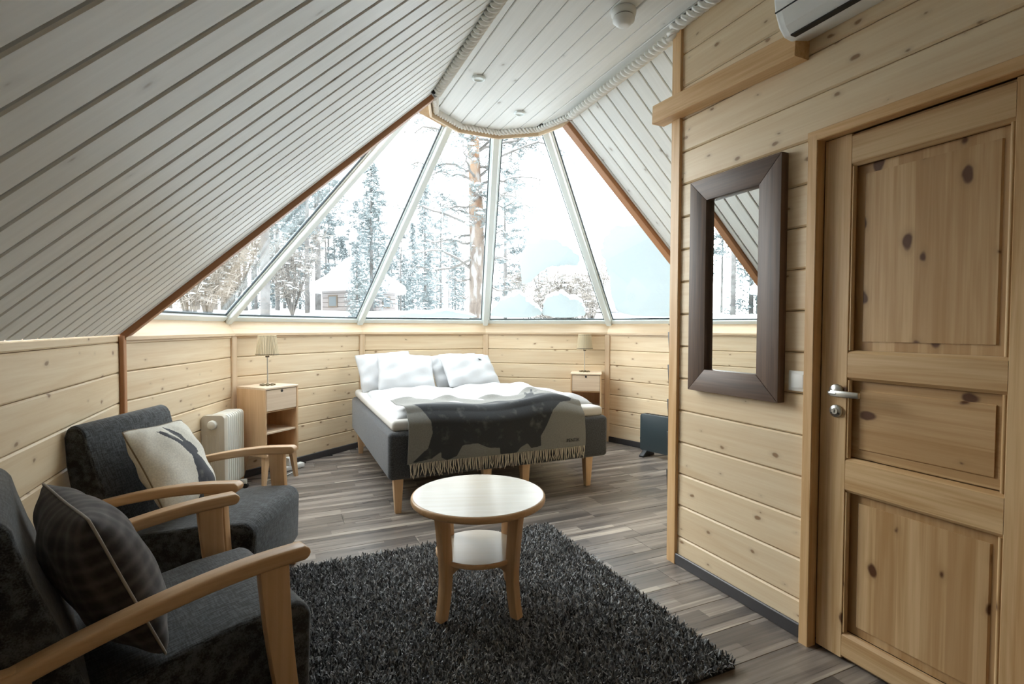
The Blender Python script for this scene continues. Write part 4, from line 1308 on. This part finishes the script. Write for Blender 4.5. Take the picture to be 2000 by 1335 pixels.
# ------------------------------------------------------------------ outdoors: snow, forest, huts
def polar(az, dist, z=0.0):
    return Vector((dist * math.sin(R_(az)), dist * math.cos(R_(az)), z))
def ground_z(x, y):
    d = math.hypot(x - 1.5, y - 3.5)
    t = max(0.0, min(1.0, (d - 6.0) / 16.0)); t = t * t * (3 - 2 * t)
    z = -0.40 + 2.35 * t + max(0.0, d - 22) * 0.018
    z += 0.16 * math.sin(x * 0.55 + 1.3) * math.sin(y * 0.47) * min(1.0, max(0, d - 5) / 8) + 0.09 * math.sin(x * 1.3 + y * 0.9) * min(1.0, max(0, d - 5) / 8)
    return z
m = MB()
rs = [0, 2, 4, 5, 6, 7, 8.5, 10, 12, 14, 16, 18, 20, 22, 24, 27, 30, 35, 42, 55, 80, 130, 200]
NA = 96
vs, fs = [], []
for r in rs:
    for k in range(NA):
        a = 2 * math.pi * k / NA
        x, y = 1.5 + r * math.cos(a), 3.5 + r * math.sin(a)
        vs.append((x, y, ground_z(x, y)))
for i in range(len(rs) - 1):
    for k in range(NA):
        k2 = (k + 1) % NA
        fs.append((i * NA + k, i * NA + k2, (i + 1) * NA + k2, (i + 1) * NA + k))
struct(m.add(vs, fs).build('ground_snow', 'snow', smooth=True), 'snow covered ground outside the windows', 'snow')

def blob(m, c, rx, ry, rz, n=7, rows=3):
    vs, fs = [], []
    for i in range(rows + 1):
        t = math.pi / 2 * i / rows
        for k in range(n):
            a = 2 * math.pi * k / n
            vs.append((c[0] + rx * math.cos(t) * math.cos(a), c[1] + ry * math.cos(t) * math.sin(a), c[2] + rz * math.sin(t)))
    for i in range(rows):
        for k in range(n):
            k2 = (k + 1) % n
            fs.append((i * n + k, i * n + k2, (i + 1) * n + k2, (i + 1) * n + k))
    fs.append(tuple(range(n - 1, -1, -1)))
    m.add(vs, fs)
def tuft(m, c, rad, n, rr, size=(0.20, 0.05), droop=0.0):
    for _ in range(n):
        d = Vector((rr.gauss(0, 1), rr.gauss(0, 1), rr.gauss(0, 0.7) - droop)).normalized()
        p = Vector(c) + Vector((rr.uniform(-1, 1), rr.uniform(-1, 1), rr.uniform(-0.6, 0.6))) * rad
        s = d.cross(Vector((rr.gauss(0, 1), rr.gauss(0, 1), rr.gauss(0, 1)))).normalized() * size[1] * rr.uniform(0.6, 1.3)
        L = d * size[0] * rr.uniform(0.6, 1.3)
        m.add([p - s * 0.6, p + s * 0.6, p + L + s * 0.4, p + L - s * 0.4], [(0, 1, 2, 3)])

def pine_proto(seed, H=14.0, r0=0.15, nb=30, lo=0.30, spread=1.0, nt=60, size=(0.23, 0.055)):
    rr = random.Random(seed)
    tr, cr, sn = MB(), MB(), MB()
    bend = [(rr.uniform(-0.02, 0.02) * H * t * t, rr.uniform(-0.02, 0.02) * H * t * t) for t in (0, 0.25, 0.5, 0.75, 1)]
    pts = [(bend[i][0], bend[i][1], H * i / 4) for i in range(5)]
    tr.tube(pts, [r0, r0 * 0.85, r0 * 0.65, r0 * 0.42, r0 * 0.10], 8)
    for b in range(nb):
        f = lo + (0.98 - lo) * (b + rr.random()) / nb
        z = H * f; a = rr.uniform(0, 6.283)
        L = (0.55 + 1.9 * (1 - f) ** 0.7 * (0.4 + f)) * rr.uniform(0.6, 1.25) * spread
        dz = rr.uniform(-0.25, 0.35) * L
        x0, y0 = pts[2][0] * f, pts[2][1] * f
        e = (x0 + L * math.cos(a), y0 + L * math.sin(a), z + dz)
        mid = (x0 + L * 0.5 * math.cos(a), y0 + L * 0.5 * math.sin(a), z + dz * 0.7)
        tr.tube([(x0, y0, z), mid, e], [0.035, 0.025, 0.012], 5, cap=False)
        for q, k in ((e, 1.0), (mid, 0.6)):
            rad = 0.36 * k * spread
            tuft(cr, q, rad, int(nt * k), rr, size)
            for _ in range(4):
                blob(sn, (q[0] + rr.uniform(-rad, rad), q[1] + rr.uniform(-rad, rad), q[2] + rr.uniform(-0.08, 0.18)), rr.uniform(0.06, 0.15), rr.uniform(0.06, 0.14), rr.uniform(0.03, 0.07), 6, 2)
    return tr, cr, sn
def spruce_proto(seed, H=11.0, W=1.05):
    rr = random.Random(seed)
    tr, cr, sn = MB(), MB(), MB()
    tr.tube([(0, 0, 0), (0, 0, H * 0.5), (0, 0, H)], [0.13, 0.08, 0.01], 7)
    n = 170
    for b in range(n):
        f = 0.06 + 0.93 * b / n
        z = H * f; a = rr.uniform(0, 6.283); L = W * (1 - f) ** 0.75 * rr.uniform(0.65, 1.2) + 0.10
        e = Vector((L * math.cos(a), L * math.sin(a), z - 0.45 * L))
        mid = Vector((L * 0.55 * math.cos(a), L * 0.55 * math.sin(a), z - 0.16 * L))
        tuft(cr, mid, 0.20 * (0.5 + L), 20, rr, (0.20, 0.048), 0.7); tuft(cr, e, 0.14 * (0.5 + L), 14, rr, (0.18, 0.042), 0.9)
        if rr.random() < 0.8:
            blob(sn, mid + Vector((0, 0, 0.03)), 0.16 * (0.4 + L), 0.12 * (0.5 + L), 0.06, 6, 2)
            blob(sn, e + Vector((0, 0, 0.02)), 0.13, 0.11, 0.06, 6, 2)
    return tr, cr, sn
def bush_proto(seed, H=3.2):
    rr = random.Random(seed)
    tr, cr, sn = MB(), MB(), MB()
    for _ in range(16):
        a, L = rr.uniform(0, 6.283), rr.uniform(0.6, 1.0) * H
        t = Vector((math.cos(a) * L * 0.33, math.sin(a) * L * 0.33, L))
        tr.tube([(0, 0, 0), t * 0.5 + Vector((0, 0, 0.1)), t], [0.03, 0.02, 0.008], 4, cap=False)
        for k in range(7):
            q = t * rr.uniform(0.35, 1.0)
            tuft(cr, q, 0.26, 12, rr, (0.34, 0.022))
            if rr.random() < 0.5: blob(sn, q, 0.10, 0.09, 0.05, 6, 2)
    return tr, cr, sn

def bake(protos, bark_, leaf):
    tr, cr, sn = protos
    return (mesh('trunk', tr.v, tr.f, bark_, True), mesh('crown', cr.v, cr.f, leaf), mesh('crown_snow', sn.v, sn.f, 'snow', True))
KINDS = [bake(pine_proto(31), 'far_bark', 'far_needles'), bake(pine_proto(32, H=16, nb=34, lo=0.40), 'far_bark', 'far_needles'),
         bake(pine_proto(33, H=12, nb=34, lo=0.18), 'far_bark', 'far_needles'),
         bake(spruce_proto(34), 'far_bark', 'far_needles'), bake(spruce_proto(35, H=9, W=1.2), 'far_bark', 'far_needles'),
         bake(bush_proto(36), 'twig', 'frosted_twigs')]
def tree(name, kind, az, dist, rz, sc, label, group):
    p = polar(az, dist); p.z = ground_z(p.x, p.y) - 0.05
    t = thing(name, label, 'tree' if kind < 5 else 'bush', p, rz, group)
    t.scale = (sc, sc, sc)
    for nm, me in zip(('trunk', 'crown', 'crown_snow'), KINDS[kind]):
        o = obj(nm, me, t)
        if nm != 'trunk': o['kind'] = 'stuff'
rr = random.Random(12)
LAB = {0: 'snowy pine of the forest seen through the left windows', 3: 'snow laden spruce of the forest seen through the left windows'}
i = 0
for az0, az1, n, d0, d1 in ((-12, 11, 46, 23, 48), (11, 19, 18, 30, 50), (20, 30, 9, 36, 60), (-56, -38, 18, 20, 42)):
    for k in range(n):
        az = az0 + (az1 - az0) * (k + rr.random()) / n
        kind = rr.choice((0, 1, 2, 0, 1, 3, 4))
        dist = rr.uniform(d0, d1)
        if 4.0 < az < 10.5 and dist < 30: dist = rr.uniform(31, 46)
        reg = {-12: 'of the forest around the snowy hut', 11: 'of the far forest left of the big old pine', 20: 'of the far forest right of the big old pine', -56: 'of the forest that only the mirror shows'}[az0]
        tree('snowy_spruce' if kind >= 3 else 'snowy_pine', kind, az, dist, rr.uniform(0, 6.28), (rr.uniform(0.62, 0.95) if az < 5 else rr.uniform(0.45, 0.62)) if az0 in (-12, -56) else rr.uniform(0.36, 0.56),
             ('snow laden spruce ' if kind >= 3 else 'frosted pine ') + reg, ('spruces ' if kind >= 3 else 'pines ') + reg)
for az, dist, kind, sc, lab in ((-1.5, 17, 1, 0.95, 'tall thin frosted pine crossing the pane above the left lamp'),
                                (7.4, 20, 4, 0.36, 'young snowy spruce in front of the hut'),
                                (8.9, 25, 3, 0.74, 'tall narrow snowy spruce just left of the second mullion'),
                                (14.6, 22, 3, 0.56, 'snowy spruce left of the big bare pine'),
                                (23.5, 20, 2, 0.52, 'low snowy pine right of the middle mullion')):
    tree('snowy_pine' if kind < 3 else 'snowy_spruce', kind, az, dist, rr.uniform(0, 6.28), sc, lab, None)
for j, (az, dist, sc) in enumerate(((27.5, 16, 0.85), (29.3, 17, 1.0), (31.2, 16.5, 0.9), (-6.5, 20, 1.3), (-4.5, 22, 1.4), (-8.0, 19, 1.1), (33.0, 20, 0.9), (1.0, 24, 1.2))):
    lab = ('frosted brown bush behind the snow humps' if az > 20 else 'frosted brown thicket in the leftmost window')
    tree('frosted_bush', 5, az, dist, rr.uniform(0, 6.28), sc, lab, 'frosted bushes outside')

# the big pine close to the middle window
def big_pine():
    rr = random.Random(77)
    base = polar(20.35, 13.6); base.z = ground_z(base.x, base.y) - 0.1
    t = thing('old_pine', 'big old pine with orange bark and bare snowy branches outside the middle window', 'tree', base)
    zof = -base.z
    H = 11.0
    def ax(z): f = z / H; return Vector((0.05 * math.sin(f * 5.0) - 0.45 * f * f, 0.04 * math.sin(f * 7), z))
    m = MB()
    zs_ = [H * i / 26 for i in range(27)]
    m.tube([ax(z) for z in zs_], [0.255 * (1 - 0.80 * (z / H) ** 1.15) * (1 + 0.05 * math.sin(z * 3.1)) for z in zs_], 14)
    m.build('trunk', 'pine_bark', t, smooth=True)
    br, tw, nd, sn = [], MB(), MB(), MB()
    rvec = Vector((math.cos(YAW), -math.sin(YAW), 0)); dvec = Vector((math.sin(YAW), math.cos(YAW), 0))
    spec = []
    for z in np.linspace(2.4, 8.6, 38):
        spec.append((z + rr.uniform(-0.1, 0.1), rr.uniform(0, 6.283), rr.uniform(0.8, 2.1) * (0.75 + 0.25 * min(1.0, z / 6))))
    spec += [(4.05, 3.3, 2.0), (5.35, 0.1, 2.3), (5.6, 3.2, 1.7), (4.55, -0.2, 1.3), (6.0, 0.15, 2.0), (6.3, 3.0, 2.1), (6.6, 2.9, 1.9), (6.5, 0.3, 1.8)]
    for z, a, L in spec:
        d = rvec * math.cos(a) + dvec * math.sin(a)
        s = ax(z); rise = rr.uniform(-0.25, 0.45) * L
        pts = [s]
        side = Vector((-d.y, d.x, 0))
        NSEG = 7
        for k in range(1, NSEG + 1):
            f = k / NSEG
            pts.append(s + d * L * f + Vector((0, 0, rise * math.sin(f * 2.2) + rr.uniform(-0.07, 0.07))) + side * rr.uniform(-0.08, 0.08))
        MB().tube(pts, [0.040 - 0.0048 * k for k in range(NSEG + 1)], 6).build('branch', 'twig', t, smooth=True)
        for k in range(NSEG):
            p, q = pts[k], pts[k + 1]
            if rr.random() < 0.6:
                c = p.lerp(q, rr.random())
                sn.tube([p + Vector((0, 0, 0.022)), c + Vector((0, 0, 0.030)), q + Vector((0, 0, 0.018))], [0.010, 0.020, 0.010], 5)
            if k >= 2:
                for _ in range(2):
                    e = q + Vector((rr.uniform(-0.42, 0.42), rr.uniform(-0.42, 0.42), rr.uniform(-0.38, 0.22)))
                    tw.tube([q, q.lerp(e, 0.5) + Vector((0, 0, 0.05)), e], [0.011, 0.008, 0.004], 4, cap=False)
                    if z > 3.2 and rr.random() < 0.74:
                        tuft(nd, e, 0.13, 26, rr, (0.12, 0.013)); tuft(nd, q.lerp(e, 0.6), 0.10, 12, rr, (0.11, 0.012))
                        blob(sn, e + Vector((0, 0, 0.02)), rr.uniform(0.05, 0.11), rr.uniform(0.05, 0.10), 0.04, 7, 2)
    tw.build('twigs', 'twig', t, kind='stuff'); nd.build('needles', 'frosted_needles', t, kind='stuff'); sn.build('branch_snow', 'snow', t, smooth=True, kind='stuff')
big_pine()

# huts
def hut(label, az, dist, rad, eave, peak, rz):
    p = polar(az, dist); g = ground_z(p.x, p.y) - 0.3; p.z = g
    t = thing('log_hut', label, 'hut', p, rz)
    n = 8
    ring_ = [(rad * math.cos(2 * math.pi * k / n), rad * math.sin(2 * math.pi * k / n)) for k in range(n)]
    he = eave - g
    nl = max(3, int(he / 0.22))
    for j in range(nl):
        q0 = [(x * 1.0, y * 1.0) for x, y in ring_]
        MB().prism(q0, 'z', he * j / nl + 0.012, he * (j + 1) / nl).build('log_course', 'log_wall', t, bevel=0.02)
    for k in range(n):
        a = 2 * math.pi * (k + 0.5) / n
        if k % 2 == 0:
            ap = rad * math.cos(math.pi / n) + 0.012
            w = MB().box(-0.02, 0.02, -0.30, 0.30, he * 0.42, he * 0.80).build('window', 'hut_trim', t)
            w.location = (ap * math.cos(a), ap * math.sin(a), 0); w.rotation_euler = (0, 0, a)
            g2 = MB().box(0.015, 0.03, -0.24, 0.24, he * 0.46, he * 0.76).build('window_pane', 'far_window', w)
    m = MB()
    prof = [(rad + 0.45, he - 0.10), (rad + 0.50, he + 0.02), (rad + 0.46, he + 0.28), (rad * 0.8, he + (peak - eave) * 0.42), (rad * 0.35, he + (peak - eave) * 0.85), (0.10, peak - g)]
    m.lathe(prof, 16)
    m.build('snowy_roof', 'snow', t, smooth=True)
hut('pale log hut under a thick snowy roof, seen left of the second mullion', 7.6, 28, 1.95, 3.15, 5.1, 0.3)
hut('low hut roof buried in snow behind the right snow humps', 33.6, 30, 1.5, 2.25, 3.0, 0.1)
hut('snowy hut that shows only in the mirror', -49.3, 24, 2.2, 3.0, 4.6, 0.2)
lp = thing('path_lamp', 'dark square path lamp on a thin post outside the middle window', 'lamp', polar(18.3, 17.0, ground_z(*polar(18.3, 17.0).xy)))
MB().tube([(0, 0, 0), (0, 0, 0.62)], 0.03, 8).build('post', 'black_plastic', lp)
MB().prism([(-0.09, 0.60), (0.09, 0.60), (0.12, 0.80), (-0.12, 0.80)], 'y', -0.10, 0.10).build('head', 'black_plastic', lp, bevel=0.01)
blob_ = MB(); blob(blob_, (0, 0, 0.80), 0.15, 0.14, 0.09, 10, 3); blob_.build('snow_cap', 'snow', lp, smooth=True)

# snow lying on the panes
def snow_slab(label, k, pts, th):
    A, B, D = cone(k, RB), cone(k + 1, RB), cone(k, RTOP)
    u = (B - A).normalized(); n = u.cross(D - A).normalized()
    if n.z > 0: n = -n
    v = u.cross(n) if u.cross(n).z > 0 else n.cross(u)
    # rounded outline
    P = [Vector((a, b, 0)) for a, b in pts]
    for _ in range(3):
        Q = []
        for i in range(len(P)):
            a, b = P[i], P[(i + 1) % len(P)]
            Q += [a.lerp(b, 0.25), a.lerp(b, 0.75)]
        P = Q
    rr = random.Random(len(pts) + k)
    ph = [rr.uniform(0, 6.28) for _ in range(4)]
    c = sum(P, Vector()) / len(P)
    for i, q in enumerate(P):
        f = 6.283 * i / len(P)
        e = 0.012 * math.sin(5 * f + ph[0]) + 0.009 * math.sin(11 * f + ph[1]) + 0.006 * math.sin(23 * f + ph[2]) + rr.uniform(-0.003, 0.003)
        if q.y > 0.08: P[i] = q + (q - c).normalized() * e
    N = len(P)
    vs, fs = [], []
    lev = [(1.0, 0.0), (0.985, 0.35), (0.94, 0.72), (0.86, 0.93), (0.72, 1.0), (0.40, 1.04)]
    for s, hgt in lev:
        for i, q in enumerate(P):
            w = c + (q - c) * s
            hh = hgt * th * (1 + 0.10 * math.sin(i * 0.7 + s * 5))
            vs.append(A + u * w.x + v * w.y - n * (0.009 + hh))
    for l in range(len(lev) - 1):
        for i in range(N):
            j = (i + 1) % N
            fs.append((l * N + i, l * N + j, (l + 1) * N + j, (l + 1) * N + i))
    vs.append(A + u * c.x + v * c.y - n * (0.009 + 1.05 * th)); top_ = len(vs) - 1
    for i in range(N):
        fs.append(((len(lev) - 1) * N + i, (len(lev) - 1) * N + (i + 1) % N, top_))
    vs.append(A + u * c.x + v * c.y - n * 0.009); bot = len(vs) - 1
    for i in range(N):
        fs.append(((i + 1) % N, i, bot))
    o = MB().add(vs, fs).build('snow_patch', 'snow_on_glass', smooth=True)
    tag(o, label, 'snow', 'snow lying on the window panes')
snow_slab('thin arched sheet of snow high on the pane right of the middle mullion', 3, [(0.493, 0.60), (0.573, 1.016), (0.705, 1.126), (0.814, 1.16), (0.967, 1.117), (1.067, 1.05), (1.154, 0.932), (1.19, 0.79), (0.998, 0.818), (0.858, 0.80), (0.706, 0.69), (0.58, 0.55)], 0.05)
snow_slab('low snow hump on the pane just right of the middle mullion', 3, [(0.057, 0.055), (0.114, 0.212), (0.288, 0.346), (0.417, 0.416), (0.534, 0.397), (0.56, 0.289), (0.632, 0.225), (0.69, 0.185), (0.685, 0.055)], 0.09)
snow_slab('rounded snow hump at the foot of the pane above the right lamp', 3, [(0.704, 0.055), (0.72, 0.303), (0.824, 0.378), (0.925, 0.43), (1.024, 0.361), (1.163, 0.299), (1.20, 0.221), (1.195, 0.055)], 0.10)
snow_slab('tall slab of snow covering the rightmost pane', 4, [(0.135, 0.055), (0.212, 0.365), (0.297, 0.646), (0.374, 0.842), (0.38, 0.968), (0.47, 1.10), (0.62, 1.185), (0.80, 1.215), (0.96, 1.19), (1.07, 1.10), (1.14, 0.94), (1.25, 0.60), (1.36, 0.20), (1.38, 0.055)], 0.13)
snow_slab('narrow snow ridge along the foot of the middle pane', 2, [(0.30, 0.05), (0.44, 0.075), (0.542, 0.118), (0.66, 0.098), (0.78, 0.10), (0.914, 0.165), (1.0, 0.15), (1.1, 0.135), (1.30, 0.09), (1.40, 0.05)], 0.06)
